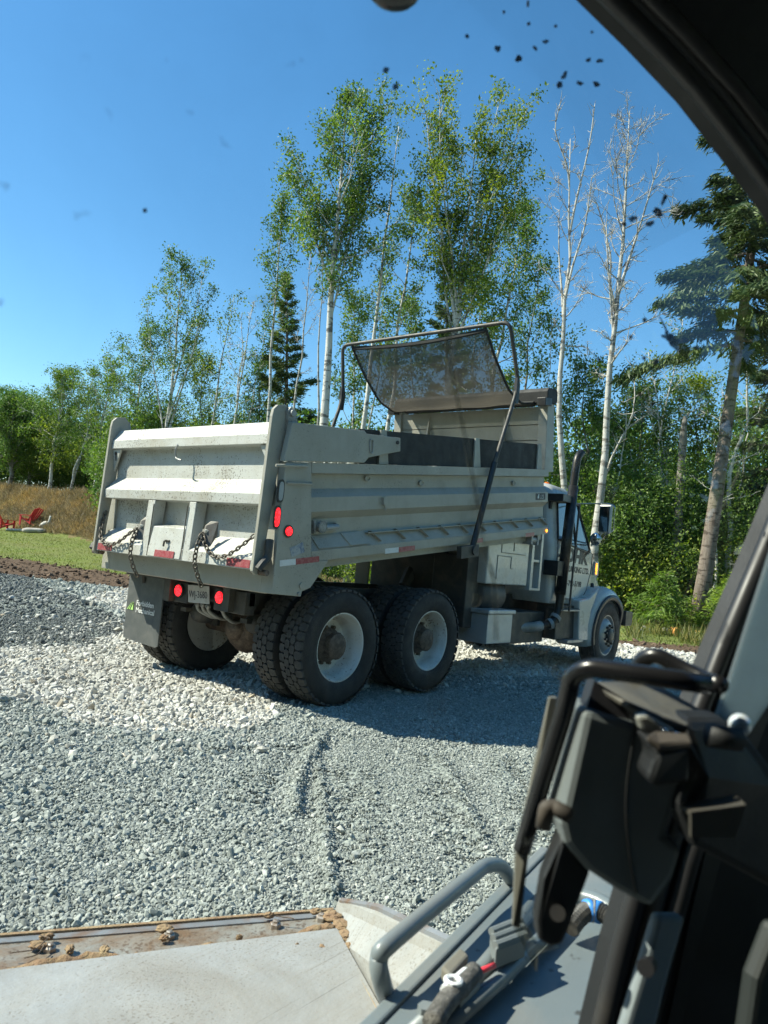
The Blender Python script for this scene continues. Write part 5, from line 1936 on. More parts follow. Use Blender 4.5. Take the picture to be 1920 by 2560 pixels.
blot([(1698, 865, 40, 16, .72), (1672, 842, 16, 10, .3), (1714, 852, 13, 8, .2)], seed=1)
blot([(1660, 812, 2, 24, -.45)], seed=2)
specks = [(965, 174, 8, 8), (1168, 90, 6, 5), (1243, 122, 9, 7), (1248, 118, 5, 5), (1297, 146, 9, 9), (1364, 104, 5, 8), (1400, 212, 10, 9), (1412, 188, 12, 6), (1338, 120, 4, 9), (1472, 150, 7, 6), (1500, 152, 8, 5), (1480, 80, 4, 4),
          (990, 215, 7, 12), (1322, 60, 4, 6), (1590, 545, 5, 4), (362, 526, 6, 6), (405, 675, 5, 5), (1450, 208, 5, 9), (1492, 210, 8, 10), (1645, 530, 10, 16), (1625, 560, 12, 7), (1580, 548, 10, 8), (1660, 500, 6, 14), (1560, 560, 6, 5), (1668, 830, 5, 5), (1612, 800, 6, 5), (1578, 842, 6, 4),
          (1611, 896, 5, 5), (1640, 905, 10, 6), (1632, 1010, 7, 6), (1600, 985, 6, 7), (1700, 1000, 4, 4), (1740, 870, 10, 6), (1700, 905, 6, 4), (1498, 900, 5, 4), (1390, 65, 5, 5), (1260, 30, 4, 4), (1320, 10, 10, 4)]
for k, (px, py, a, b) in enumerate(specks):
    blot([(px, py, a, b, .3 * k)], 'speck', SPL, k + 10)
DUST_GLARE, dnt, dout = new_mat('dust_glare_smear')
dtc = nd(dnt, 'ShaderNodeTexCoord')
db = nd(dnt, 'ShaderNodeBsdfPrincipled', Roughness=.9)
db.inputs['Base Color'].default_value = (.30, .29, .24, 1)
dtt = nd(dnt, 'ShaderNodeBsdfTransparent')
dmx = nd(dnt, 'ShaderNodeMixShader')
dnt.links.new(ramp(dnt, noise(dnt, dtc.outputs['Object'], 40, 5, .7), [(.35, .06), (.75, .42)]), dmx.inputs[0])
dnt.links.new(dtt.outputs[0], dmx.inputs[1])
dnt.links.new(db.outputs[0], dmx.inputs[2])
dnt.links.new(dmx.outputs[0], dout.inputs[0])
GLARE_FAINT = DUST_GLARE.copy()
for n_ in GLARE_FAINT.node_tree.nodes:
    if n_.type == 'VALTORGB':
        n_.color_ramp.elements[0].color = (.01, .01, .01, 1)
        n_.color_ramp.elements[1].color = (.10, .10, .10, 1)
# smear on the glass, its glare painted in as a pale streak
line = [(1120, 770, 9), (1122, 880, 9), (1135, 960, 7), (1165, 1100, 7), (1192, 1250, 6), (1215, 1380, 7), (1235, 1450, 7), (1240, 1530, 6), (1240, 1600, 8)]
a = [on_f(px - w_, py, sf) for px, py, w_ in line]
b = [on_f(px + w_, py, sf) for px, py, w_ in line]
lp(ribbon(a, b, MF_ * .0006), 'glare_smear', DUST_GLARE)
for line in ([(800, 1560, 16), (803, 1640, 22), (800, 1760, 12)], [(1395, 1480, 20), (1390, 1600, 30), (1392, 1720, 18)], [(1085, 1640, 14), (1090, 1760, 20), (1094, 1880, 10)]):
    a = [on_f(px - w_, py, sf) for px, py, w_ in line]
    b = [on_f(px + w_, py, sf) for px, py, w_ in line]
    lp(ribbon(a, b, MF_ * .0006), 'glare_smear', GLARE_FAINT)  # vertical glare streaks painted as faint pale ribbons
for k, (px, py, a, b) in enumerate(((1480, 1395, 26, 16), (1460, 1370, 16, 9), (1500, 1350, 14, 22), (1250, 1640, 18, 10), (1190, 1500, 20, 12), (1510, 1230, 22, 30), (1350, 1620, 26, 12), (1455, 1160, 14, 16), (1390, 1680, 22, 12))):
    blot([(px, py, a, b, .5 * k)], 'dust_patch', DUST_GLARE, 80 + k)

# ================================================================== TREES AND GROWTH
ASPEN_BARK = None


def bark(name, c0, c1, scar, sc=1.0):
    m, nt, out = new_mat(name)
    tc = nd(nt, 'ShaderNodeTexCoord')
    mp = nd(nt, 'ShaderNodeMapping')
    mp.inputs['Scale'].default_value = (6 * sc, 6 * sc, 1.6 * sc)
    nt.links.new(tc.outputs['Object'], mp.inputs['Vector'])
    f = ramp(nt, noise(nt, mp.outputs[0], 1.6, 6, .7), [(.3, 0.0), (.7, 1.0)])
    mp2 = nd(nt, 'ShaderNodeMapping')
    mp2.inputs['Scale'].default_value = (2.2 * sc, 2.2 * sc, 7 * sc)
    nt.links.new(tc.outputs['Object'], mp2.inputs['Vector'])
    f2 = ramp(nt, noise(nt, mp2.outputs[0], 1.1, 4, .6), [(.53, 0.0), (.60, .85)])
    c = mixc(nt, f2, mixc(nt, f, c0, c1), scar)
    b = nd(nt, 'ShaderNodeBsdfPrincipled', Roughness=.85)
    b.inputs['Specular IOR Level'].default_value = .2
    nt.links.new(c, b.inputs['Base Color'])
    bp = nd(nt, 'ShaderNodeBump', Strength=.6, Distance=.03)
    nt.links.new(noise(nt, mp.outputs[0], 3, 5, .7), bp.inputs['Height'])
    nt.links.new(bp.outputs[0], b.inputs['Normal'])
    nt.links.new(b.outputs[0], out.inputs[0])
    return m


B_PALE = bark('pale_bark', (.50, .48, .43), (.68, .66, .60), (.10, .09, .075))
B_DEAD = bark('dead_bark', (.40, .385, .345), (.56, .54, .49), (.16, .14, .12))
B_GREY = bark('grey_bark', (.19, .175, .15), (.30, .28, .24), (.07, .06, .05))
B_FIR = bark('fir_bark', (0.146, 0.112, 0.090), (0.270, 0.225, 0.185), (0.068, 0.051, 0.040), 1.6)
LF_ALDER = leafmat('alder_leaf', [(0, (0.057, 0.107, 0.023)), (.5, (0.107, 0.185, 0.039)), (.85, (0.165, 0.254, 0.055)), (1, (0.233, 0.311, 0.078))])
LF_YEL = leafmat('yellow_green_leaf', [(0, (0.075, 0.125, 0.023)), (.4, (0.141, 0.208, 0.037)), (.8, (0.233, 0.292, 0.053)), (1, (0.333, 0.367, 0.083))], .42)
LF_DARK = leafmat('dark_leaf', [(0, (0.062, 0.126, 0.030)), (.5, (0.111, 0.203, 0.050)), (1, (0.203, 0.313, 0.076))])
LF_FIR = leafmat('fir_needles', [(0, (.045, .075, .026)), (.5, (.075, .12, .04)), (1, (.13, .175, .06))], .15)
LF_CEDAR = leafmat('young_cedar', [(0, (.10, .17, .035)), (.5, (.16, .25, .05)), (1, (.24, .33, .075))], .45)
DRY = leafmat('dry_grass', [(0, (.15, .115, .062)), (.5, (.26, .205, .115)), (.85, (.38, .305, .185)), (1, (.15, .14, .06))], .3)
GREEN_G = leafmat('tall_grass', [(0, (.07, .10, .02)), (.5, (.15, .17, .04)), (.85, (.26, .24, .08)), (1, (.33, .28, .12))], .35)


def quads_mesh(name, P, U, W, mat, parent=None, taper=.55):
    """many small leaf-shaped faces: centre P, half axes U (long) and W (wide)"""
    n_ = len(P)
    V = np.empty((n_, 4, 3), np.float32)
    V[:, 0] = P - U
    V[:, 1] = P + W - U * (1 - 2 * taper) * .3
    V[:, 2] = P + U
    V[:, 3] = P - W - U * (1 - 2 * taper) * .3
    me = bpy.data.meshes.new(name)
    me.vertices.add(n_ * 4)
    me.vertices.foreach_set('co', V.reshape(-1))
    me.loops.add(n_ * 4)
    me.loops.foreach_set('vertex_index', np.arange(n_ * 4, dtype=np.int32))
    me.polygons.add(n_)
    me.polygons.foreach_set('loop_start', np.arange(0, n_ * 4, 4, dtype=np.int32))
    me.polygons.foreach_set('loop_total', np.full(n_, 4, np.int32))
    me.materials.append(mat)
    me.update(calc_edges=True)
    o = bpy.data.objects.new(name, me)
    COL.objects.link(o)
    if parent is not None:
        o.parent = parent
    return o


def rand_axes(n_, rs, size, aspect, droop=0.0):
    u = rs.normal(0, 1, (n_, 3))
    u[:, 2] -= droop
    u /= np.linalg.norm(u, axis=1)[:, None]
    w = np.cross(u, rs.normal(0, 1, (n_, 3)))
    w /= np.linalg.norm(w, axis=1)[:, None] + 1e-9
    s = size * rs.lognormal(0, .25, n_)
    return u * s[:, None], w * (s * aspect)[:, None]


def limb(start, direc, length, rs, bend=.25, n_=5, up=.12):
    pts = [np.array(start, float)]
    d = np.array(direc, float)
    d /= np.linalg.norm(d)
    for k in range(n_ - 1):
        d = d + rs.normal(0, bend, 3) * .5 + np.array([0, 0, up])
        d /= np.linalg.norm(d)
        pts.append(pts[-1] + d * length / (n_ - 1))
    return pts


def leafy_tree(name, label, low, high, depth, r0, cs, nb, blen, leafm, barkm, seed, dens=1.0, dead=False, fork=None, up=.9, leaf=.05, group=None, crown_top=1.0, wob=.12, cat='tree', spread=1.0):
    """low, high: two photograph points on the trunk at the given depth; the foot is where that line meets the ground"""
    rs = np.random.default_rng(seed)
    p1, p2 = at(low[0], low[1], depth), at(high[0], high[1], depth)
    d = p2 - p1
    foot = p1.copy()
    for _ in range(6):
        gz = float(height(foot[0], foot[1]))
        foot = p1 + d * ((gz - p1[2]) / d[2])
    foot[2] -= .08
    H = np.linalg.norm(p2 - foot)
    axis = (p2 - foot) / H
    nn = 13
    off = np.cumsum(rs.normal(0, wob, (nn, 3)), 0) * np.array([1, 1, 0])
    off = off - np.linspace(0, 1, nn)[:, None] * off[-1]
    tp = [foot + axis * H * t + off[i] * math.sin(PI * t) for i, t in enumerate(np.linspace(0, 1, nn))]
    tr = [max(.012, 1.05 * r0 * (1 - .93 * t ** 1.1) * (1.25 if t == 0 else 1)) for t in np.linspace(0, 1, nn)]
    root = empty(name, tuple(foot))
    tag(root, label, cat, group)
    mb_ = MB().tube(tp, tr, 9)
    C_, leaves_c = [], []

    def on_trunk(t):
        f = t * (nn - 1)
        i = min(int(f), nn - 2)
        return tp[i] + (tp[i + 1] - tp[i]) * (f - i)

    az = rs.uniform(0, 6.28)
    for b in range(nb):
        t = cs + (1 - cs) * ((b + rs.uniform(.1, .9)) / nb) ** .9
        t = min(t, .985)
        az += 2.4 + rs.normal(0, .4)
        q = (t - cs) / (1 - cs)
        Lb = blen * (.22 + .90 * math.sin(PI * min(1, .16 + q * .80))) * rs.uniform(.45, 1.2)
        upq = up * rs.uniform(.5, 1.3) + .3 * q
        dirv = np.array([math.cos(az), math.sin(az), upq])
        st = on_trunk(t)
        lp_ = limb(st, dirv, Lb, rs, .28, 6, .06)
        rb = max(.010, r0 * (1 - .85 * t) * .42)
        mb_.tube(lp_, list(np.linspace(rb, .008, len(lp_))), 5, False)
        ns = 5 if not dead else 7
        for s_ in range(ns):
            k = rs.integers(1, 6) if s_ else 5
            sd = lp_[k] - lp_[k - 1]
            sd = sd / (np.linalg.norm(sd) + 1e-9) + rs.normal(0, .75 if not dead else .6, 3) + np.array([0, 0, .15])
            Ls = Lb * rs.uniform(.22, .5)
            sp_ = limb(lp_[k], sd, Ls, rs, .35, 4, .05)
            mb_.tube(sp_, list(np.linspace(rb * .4 + .003, .004, 4)), 4, False)
            if dead:
                for _ in range(4):
                    kk = rs.integers(1, 4)
                    tw = limb(sp_[kk], sp_[kk] - sp_[kk - 1] + rs.normal(0, .25, 3), Ls * .6, rs, .4, 3, .05)
                    mb_.tube(tw, [.006, .005, .003], 3, False)
            leaves_c += [sp_[2], sp_[3], sp_[3] + rs.normal(0, .15, 3)]
        leaves_c += [lp_[4], lp_[5]]
    if fork is not None:
        for (t, px, py, rr_) in fork:
            st = on_trunk(t)
            en = at(px, py, depth + rs.uniform(-.8, .8))
            pts = bez([st, st + (en - st) * .3 + np.array([0, 0, -.05]) * 1, st + (en - st) * .65 + rs.normal(0, .12, 3), en], 3)
            mb_.tube(pts, list(np.linspace(rr_, .012, len(pts))), 6, False)
            for k in range(2, len(pts)):
                for _ in range(3):
                    sd = pts[k] - pts[k - 1]
                    sd = sd / np.linalg.norm(sd) + rs.normal(0, .7, 3)
                    sp_ = limb(pts[k], sd, blen * rs.uniform(.25, .5), rs, .3, 4, .05)
                    mb_.tube(sp_, [.014, .010, .007, .004], 4, False)
                    leaves_c += [sp_[2], sp_[3], sp_[3] + rs.normal(0, .15, 3)]
    mb_.V = [tuple(np.array(v) - foot) for v in mb_.V]
    mb_.build('trunk', barkm, root, smooth=True)
    if dens > 0 and leaves_c:
        LC = np.array(leaves_c)
        per = max(6, int(31 * dens))
        keep = rs.uniform(0, 1, len(LC)) < min(.72, dens * .75)
        LC = LC[keep]
        P = np.repeat(LC, per, 0) + rs.normal(0, .155 * spread, (len(LC) * per, 3))
        U, Wd = rand_axes(len(P), rs, leaf, .55, .25)
        quads_mesh('crown', P - foot, U, Wd, leafm, root)
    return root


LF_FIR_PALE = leafmat('pale_fir_needles', [(0, (.06, .095, .03)), (.5, (.10, .15, .045)), (1, (.17, .22, .07))], .25)


def fir(name, label, low, high, depth, r0, top_frac, nb, blen, seed, leafm=LF_FIR, barkm=B_FIR, cs=.25, droop=.35, spray=.16, group=None, dens=1.0, cat='fir tree', vary=.4):
    rs = np.random.default_rng(seed)
    p1, p2 = at(low[0], low[1], depth), at(high[0], high[1], depth)
    d = p2 - p1
    foot = p1.copy()
    for _ in range(6):
        gz = float(height(foot[0], foot[1]))
        foot = p1 + d * ((gz - p1[2]) / d[2])
    foot[2] -= .1
    H = np.linalg.norm(p2 - foot) * top_frac
    axis = (p2 - foot) / np.linalg.norm(p2 - foot)
    nn = 12
    tp = [foot + axis * H * t + np.array([.05 * math.sin(5 * t), .05 * math.cos(4 * t) - .05, 0]) for t in np.linspace(0, 1, nn)]
    tr = [max(.012, 1.05 * r0 * (1.25 if t == 0 else 1) * (1 - .93 * t)) for t in np.linspace(0, 1, nn)]
    root = empty(name, tuple(foot))
    tag(root, label, cat, group)
    mb_ = MB().tube(tp, tr, 12)
    PP, UU, WW = [], [], []
    az = 0
    for b in range(nb):
        q = (b + .5) / nb
        t = cs + (1 - cs) * q
        az += 2.4 + rs.normal(0, .35)
        Lb = blen * (1 - q) ** .75 * rs.uniform(1.1 - vary, 1.12) + .12
        st = foot + axis * H * t
        dv = np.array([math.cos(az), math.sin(az), rs.uniform(-.1, .2) + .5 * q])
        n_ = 7
        pts = [st]
        dd = dv / np.linalg.norm(dv)
        for k in range(n_ - 1):
            dd = dd + np.array([0, 0, -droop * .22 * (1 - q) + .05 * (k > 3)]) + rs.normal(0, .06, 3)
            dd /= np.linalg.norm(dd)
            pts.append(pts[-1] + dd * Lb / (n_ - 1))
        mb_.tube(pts, list(np.linspace(max(.010, r0 * .22 * (1 - q) + .008), .005, n_)), 5, False)
        m_ = max(6, int(Lb * 75 * dens))
        tt_ = rs.uniform(.12, 1, m_) ** .8
        f = tt_ * (n_ - 1)
        i = np.minimum(f.astype(int), n_ - 2)
        A = np.array(pts)
        base = A[i] + (A[i + 1] - A[i]) * (f - i)[:, None]
        side_ = np.cross(dd, [0, 0, 1.0])
        side_ /= np.linalg.norm(side_) + 1e-9
        reach = (Lb * .26 * (1.1 - tt_) + .1)
        lat = rs.normal(0, .6, m_) * reach
        P = base + side_[None, :] * lat[:, None] + np.array([0, 0, -1])[None, :] * (np.abs(lat) * .35 * droop + rs.uniform(0, .16, m_) * droop)[:, None] + rs.normal(0, .07, (m_, 3))
        u = dd[None, :] * .6 + side_[None, :] * np.sign(lat)[:, None] * .7 + np.array([0, 0, -droop])[None, :] + rs.normal(0, .35, (m_, 3))
        u /= np.linalg.norm(u, axis=1)[:, None]
        w = np.cross(u, rs.normal(0, 1, (m_, 3)))
        w /= np.linalg.norm(w, axis=1)[:, None]
        s = spray * rs.lognormal(0, .3, m_)
        PP.append(P)
        UU.append(u * s[:, None])
        WW.append(w * (s * .20)[:, None])
    mb_.V = [tuple(np.array(v) - foot) for v in mb_.V]
    mb_.build('trunk', barkm, root, smooth=True)
    quads_mesh('crown', np.concatenate(PP) - foot, np.concatenate(UU), np.concatenate(WW), leafm, root)
    return root


Q = 1920 / 1659                       # the positions below were read off a 1659-wide print


def q2(x, y):
    return (x * Q, y * Q)


GR = 'trees along the wood edge'
# the tall ones in the middle
leafy_tree('broadleaf_tree', 'tallest thick-trunked leafy tree rising behind the tarp bow left arm', q2(703, 900), q2(748, 225), 26, .205, .60, 22, 2.0, LF_ALDER, B_PALE, 11, 1.15,
           fork=[(.66, 805 * Q, 290 * Q, .06), (.68, 640 * Q, 345 * Q, .05), (.62, 645 * Q, 395 * Q, .05), (.55, 765 * Q, 480 * Q, .045), (.70, 830 * Q, 235 * Q, .05), (.63, 805 * Q, 400 * Q, .05)], group=GR, wob=.05, up=.65)
leafy_tree('broadleaf_tree', 'slim pale half-bare tree just right of the tallest tree', q2(790, 900), q2(862, 270), 27, .12, .55, 12, .75, LF_ALDER, B_PALE, 12, .35, group=GR, wob=.06)
leafy_tree('broadleaf_tree', 'short leafy tree with a kinked pale trunk behind the left end of the tarp', q2(836, 900), q2(905, 400), 27.5, .11, .50, 20, 1.1, LF_ALDER, B_PALE, 13, .8, group=GR, wob=.08)
leafy_tree('broadleaf_tree', 'broad yellow-green leafy tree standing above the mesh tarp', q2(975, 860), q2(1028, 300), 25.5, .165, .54, 15, 2.0, LF_YEL, B_PALE, 14, 1.2,
           fork=[(.60, 920 * Q, 245 * Q, .06), (.60, 1135 * Q, 245 * Q, .06), (.56, 922 * Q, 375 * Q, .05), (.62, 950 * Q, 215 * Q, .05), (.62, 1075 * Q, 235 * Q, .05), (.55, 1125 * Q, 400 * Q, .05), (.58, 960 * Q, 320 * Q, .05), (.58, 1090 * Q, 330 * Q, .05)], group=GR, wob=.06)
leafy_tree('broadleaf_tree', 'leafy tree with drooping green crown right of the mesh tarp', q2(1075, 840), q2(1130, 455), 28, .12, .25, 34, 1.9, LF_ALDER, B_PALE, 15, 1.0, up=.5, group=GR)
leafy_tree('broadleaf_tree', 'thin leafy tree between the two pale bare birches and the mesh tarp', q2(1150, 900), q2(1165, 560), 29, .09, .3, 22, 1.5, LF_ALDER, B_GREY, 16, .8, up=.5, group=GR)
# the two dead birches
leafy_tree('birch_tree', 'bare dead birch with a forked top, left one of the bare pair', q2(1212, 1040), q2(1232, 300), 23, .125, .55, 20, .95, LF_ALDER, B_DEAD, 17, 0, dead=True, up=.5,
           fork=[(.80, 1284 * Q, 232 * Q, .04), (.60, 1208 * Q, 455 * Q, .045), (.66, 1278 * Q, 385 * Q, .045), (.90, 1210 * Q, 225 * Q, .03)], group=GR, wob=.07)
leafy_tree('birch_tree', 'bare dead birch with a twiggy crown, right one of the bare pair', q2(1296, 1080), q2(1360, 240), 21.5, .135, .48, 34, 1.35, LF_ALDER, B_DEAD, 18, 0, dead=True, up=.5,
           fork=[(.64, 1420 * Q, 360 * Q, .05), (.60, 1290 * Q, 440 * Q, .05), (.56, 1310 * Q, 490 * Q, .04), (.25, 1370 * Q, 800 * Q, .04)], group=GR, wob=.07)
# the big fir leaning on the right and its neighbours
fir('fir_tree', 'big fir with a thick leaning brown trunk near the right edge', q2(1515, 1290), q2(1638, 380), 20.5, .22, 1.5, 92, 3.2, 19, cs=.42, droop=.5, spray=.10, dens=6.0, vary=.85)
leafy_tree('birch_tree', 'slim pale trunk just right of the big leaning fir', q2(1590, 1080), q2(1618, 690), 24, .11, .5, 10, 1.0, LF_ALDER, B_PALE, 20, .3, group=GR)
leafy_tree('birch_tree', 'very thin pale tree at the far right beside the cab pillar', q2(1622, 1000), q2(1640, 780), 26, .06, .4, 10, .8, LF_ALDER, B_PALE, 21, .4, group=GR)
leafy_tree('broadleaf_tree', 'thin grey tree with sparse bare top above the windscreen splash', q2(1460, 960), q2(1475, 690), 26, .075, .4, 16, 1.2, LF_ALDER, B_PALE, 22, .25, group=GR, dead=True)
leafy_tree('broadleaf_tree', 'small leaning pale tree left of the windscreen splash', q2(1425, 900), q2(1400, 760), 26, .05, .4, 10, .9, LF_ALDER, B_PALE, 23, .3, group=GR)
fir('fir_tree', 'dark fir mass at the right edge behind the big leaning fir', q2(1665, 1100), q2(1690, 560), 25, .16, 1.15, 46, 2.2, 24, cs=.2, droop=.5, spray=.12, dens=3.5, vary=.6)
# broken snag
p1 = at(*q2(1476, 990), 24)
root = empty('snag', (p1[0], p1[1], float(height(p1[0], p1[1])) - .05))
tag(root, 'broken-topped dead snag trunk standing left of the big leaning fir', 'dead trunk')
hh = at(*q2(1480, 898), 24)[2] - root.location.z
mb = MB().tube([(0, 0, 0), (.02, .03, hh * .5), (.0, .05, hh * .9), (.03, .05, hh)], [.17, .14, .12, .06], 9)
mb.build('trunk', B_GREY, root, smooth=True)
# left of the tallest tree
leafy_tree('broadleaf_tree', 'slim tree with a small high crown left of the tallest tree', q2(586, 830), q2(612, 430), 30, .10, .62, 16, .95, LF_ALDER, B_PALE, 30, .8, group=GR, wob=.05)
leafy_tree('broadleaf_tree', 'thin bare leaning trunk just left of the tallest tree', q2(652, 880), q2(672, 535), 29, .08, .6, 10, .8, LF_ALDER, B_DEAD, 31, 0, dead=True, group=GR)
leafy_tree('broadleaf_tree', 'thin dead pole-like tree touching the tallest tree on its left', q2(680, 880), q2(698, 500), 28, .07, .75, 5, .4, LF_ALDER, B_DEAD, 32, 0, dead=True, group=GR)
fir('fir_tree', 'dark green fir behind the slim tree left of the tallest tree', q2(615, 920), q2(620, 590), 34, .17, 1.0, 80, 2.7, 33, LF_FIR_PALE, cs=.06, droop=.3, spray=.10, dens=5.0, vary=.75)
fir('fir_tree', 'dark fir half hidden behind the mesh tarp', q2(960, 860), q2(965, 560), 33, .15, 1.0, 50, 2.3, 34, cs=.1, droop=.3, spray=.12, dens=4.5, vary=.6)
leafy_tree('broadleaf_tree', 'three-stemmed leafy tree high above the tailgate left half', q2(365, 880), q2(395, 560), 36, .12, .55, 18, 1.5, LF_ALDER, B_PALE, 35, .75,
           fork=[(.35, 455 * Q, 640 * Q, .07), (.34, 318 * Q, 675 * Q, .05), (.5, 440 * Q, 590 * Q, .05), (.40, 430 * Q, 700 * Q, .05)], group=GR, wob=.06)
leafy_tree('broadleaf_tree', 'thin leaning tree with sparse yellowish leaves above the tailgate middle', q2(470, 860), q2(505, 640), 37, .09, .45, 14, 1.1, LF_YEL, B_PALE, 36, .45, group=GR)
leafy_tree('broadleaf_tree', 'pale leaning trunk with a bare forked top above the tailgate middle', q2(500, 900), q2(548, 650), 33, .09, .55, 10, .9, LF_ALDER, B_PALE, 37, .2, fork=[(.6, 520 * Q, 690 * Q, .04)], dead=True, group=GR)
leafy_tree('broadleaf_tree', 'rounded leafy tree left of the three-stemmed tree', q2(300, 900), q2(318, 725), 40, .10, .25, 28, 1.8, LF_ALDER, B_PALE, 38, .9, group=GR)
leafy_tree('broadleaf_tree', 'leafy tree above the left end of the tailgate', q2(225, 920), q2(245, 790), 43, .10, .2, 26, 1.9, LF_ALDER, B_PALE, 39, .9, group=GR)
leafy_tree('broadleaf_tree', 'leafy tree with a crooked pale trunk above the grass bank', q2(112, 1010), q2(135, 815), 46, .11, .3, 30, 2.0, LF_ALDER, B_PALE, 40, 1.0, group=GR)
leafy_tree('broadleaf_tree', 'two-stemmed slanting pale tree left of the tailgate', q2(150, 1075), q2(190, 850), 45, .09, .45, 20, 1.7, LF_ALDER, B_PALE, 41, .8, fork=[(.15, 195 * Q, 930 * Q, .06)], group=GR)
leafy_tree('broadleaf_tree', 'dense dark tree at the far left edge', q2(20, 1040), q2(25, 875), 48, .14, .15, 44, 2.0, LF_DARK, B_GREY, 42, 1.3, group=GR)
leafy_tree('broadleaf_tree', 'dark rounded tree second from the left edge', q2(62, 1040), q2(70, 900), 50, .14, .15, 40, 2.2, LF_DARK, B_GREY, 43, 1.2, group=GR)
leafy_tree('broadleaf_tree', 'low leafy tree filling the gap above the tailgate middle', q2(430, 930), q2(440, 780), 40, .09, .15, 30, 1.9, LF_YEL, B_GREY, 44, .9, group=GR)
leafy_tree('broadleaf_tree', 'low leafy tree behind the tailgate right corner', q2(560, 930), q2(560, 800), 36, .09, .1, 30, 1.8, LF_ALDER, B_GREY, 45, .9, group=GR)
leafy_tree('broadleaf_tree', 'bushy tree behind the bare birch pair', q2(1260, 1060), q2(1265, 800), 28, .09, .15, 36, 1.8, LF_ALDER, B_GREY, 46, .9, up=.5, group=GR)
leafy_tree('broadleaf_tree', 'bushy tree right of the bare birch pair', q2(1390, 1100), q2(1385, 850), 27, .10, .12, 40, 1.8, LF_ALDER, B_GREY, 47, .95, up=.5, group=GR)
leafy_tree('broadleaf_tree', 'bright leafy tree behind the broken snag', q2(1500, 1080), q2(1498, 830), 28, .09, .15, 40, 1.8, LF_YEL, B_GREY, 48, .9, up=.5, group=GR)
leafy_tree('broadleaf_tree', 'leafy tree behind the tarp bow left arm', q2(760, 930), q2(765, 640), 31, .08, .15, 34, 1.5, LF_ALDER, B_PALE, 49, .8, up=.6, group=GR)
leafy_tree('broadleaf_tree', 'leafy tree behind the mesh tarp middle', q2(890, 930), q2(885, 660), 32, .08, .15, 34, 1.7, LF_ALDER, B_PALE, 50, .8, up=.6, group=GR)

for sd_, (a_, b_, dep, r_, cs_, nb_, bl_, dn_, lab) in enumerate((((1183, 1000), (1192, 690), 26, .05, .45, 12, .9, .5, 'thin grey trunk just left of the left bare birch'), ((1345, 1060), (1358, 800), 25, .05, .4, 12, .9, .45, 'thin pale trunk just right of the right bare birch'),
                                                              ((1548, 1150), (1562, 850), 23, .06, .4, 12, .9, .4, 'thin grey trunk close to the left of the big leaning fir'), ((812, 900), (832, 590), 29, .06, .45, 14, .9, .6, 'slender trunk seen through the left half of the mesh tarp'),
                                                              ((1020, 850), (1060, 520), 28, .06, .4, 16, 1.1, .7, 'slender tree right behind the yellow-green tree trunk'), ((545, 900), (575, 700), 33, .05, .4, 12, .9, .5, 'slender tree left of the dark green fir'))):
    leafy_tree('broadleaf_tree', lab, q2(*a_), q2(*b_), dep, r_, cs_, nb_, bl_, LF_ALDER, B_PALE, 70 + sd_, dn_, group=GR, up=.6)

# young cedars at the edge of the right-hand grass
for k, (lx_, ly_, hx, hy, d_, lab) in enumerate(((1420, 1350, 1437, 1240, 19.5, 'bright green young cedar left of the big leaning trunk foot'), (1560, 1370, 1585, 1255, 19.0, 'bright green young cedar right of the big leaning trunk foot'),
                                                (1468, 1355, 1478, 1300, 19.2, 'small green seedling at the foot of the big leaning trunk'))):
    fir('cedar_sapling', lab, q2(lx_, ly_), q2(hx, hy), d_, .025, 1.0, 30 if k < 2 else 16, 1.0 if k < 2 else .6, 60 + k, LF_CEDAR, B_FIR, cs=.06, droop=.4, spray=.07, dens=3.0, cat='sapling')

# ---- undergrowth: the leafy mass below the crowns, in three depths
def undergrowth(name, label, rows, mat, seed, leaf, per):
    rs = np.random.default_rng(seed)
    P = []
    for (xa, xb, depth, zlo, ztop_a, ztop_b, nclump, rad_) in rows:
        for _ in range(nclump):
            u = rs.uniform(0, 1)
            px = (xa + (xb - xa) * u) * Q
            dep = depth + rs.normal(0, 1.3)
            c0 = at(px, 1390, dep)
            zt = (ztop_a + (ztop_b - ztop_a) * u) * rs.uniform(.55, 1.1)
            gz = float(height(c0[0], c0[1]))
            z = gz + zlo + (zt - zlo) * rs.uniform(0, 1) ** .8
            R_ = rad_ * rs.uniform(.5, 1.2)
            n_ = int(per * R_ ** 1.6)
            v = rs.normal(0, 1, (n_, 3))
            v /= np.linalg.norm(v, axis=1)[:, None]
            v *= (rs.uniform(.3, 1, n_) ** .5)[:, None] * R_ * np.array([1, 1, .75])
            # break the ball up into sprigs
            v += rs.normal(0, .14, (n_, 3))
            v[:, 2] += .10 * np.sin(v[:, 0] * 9) + .1 * np.sin(v[:, 1] * 8)
            P.append(v + np.array([c0[0], c0[1], z]))
    P = np.concatenate(P)
    U, Wd = rand_axes(len(P), rs, leaf, .55, .2)
    return kind(quads_mesh(name, P, U, Wd, mat), 'stuff', label)


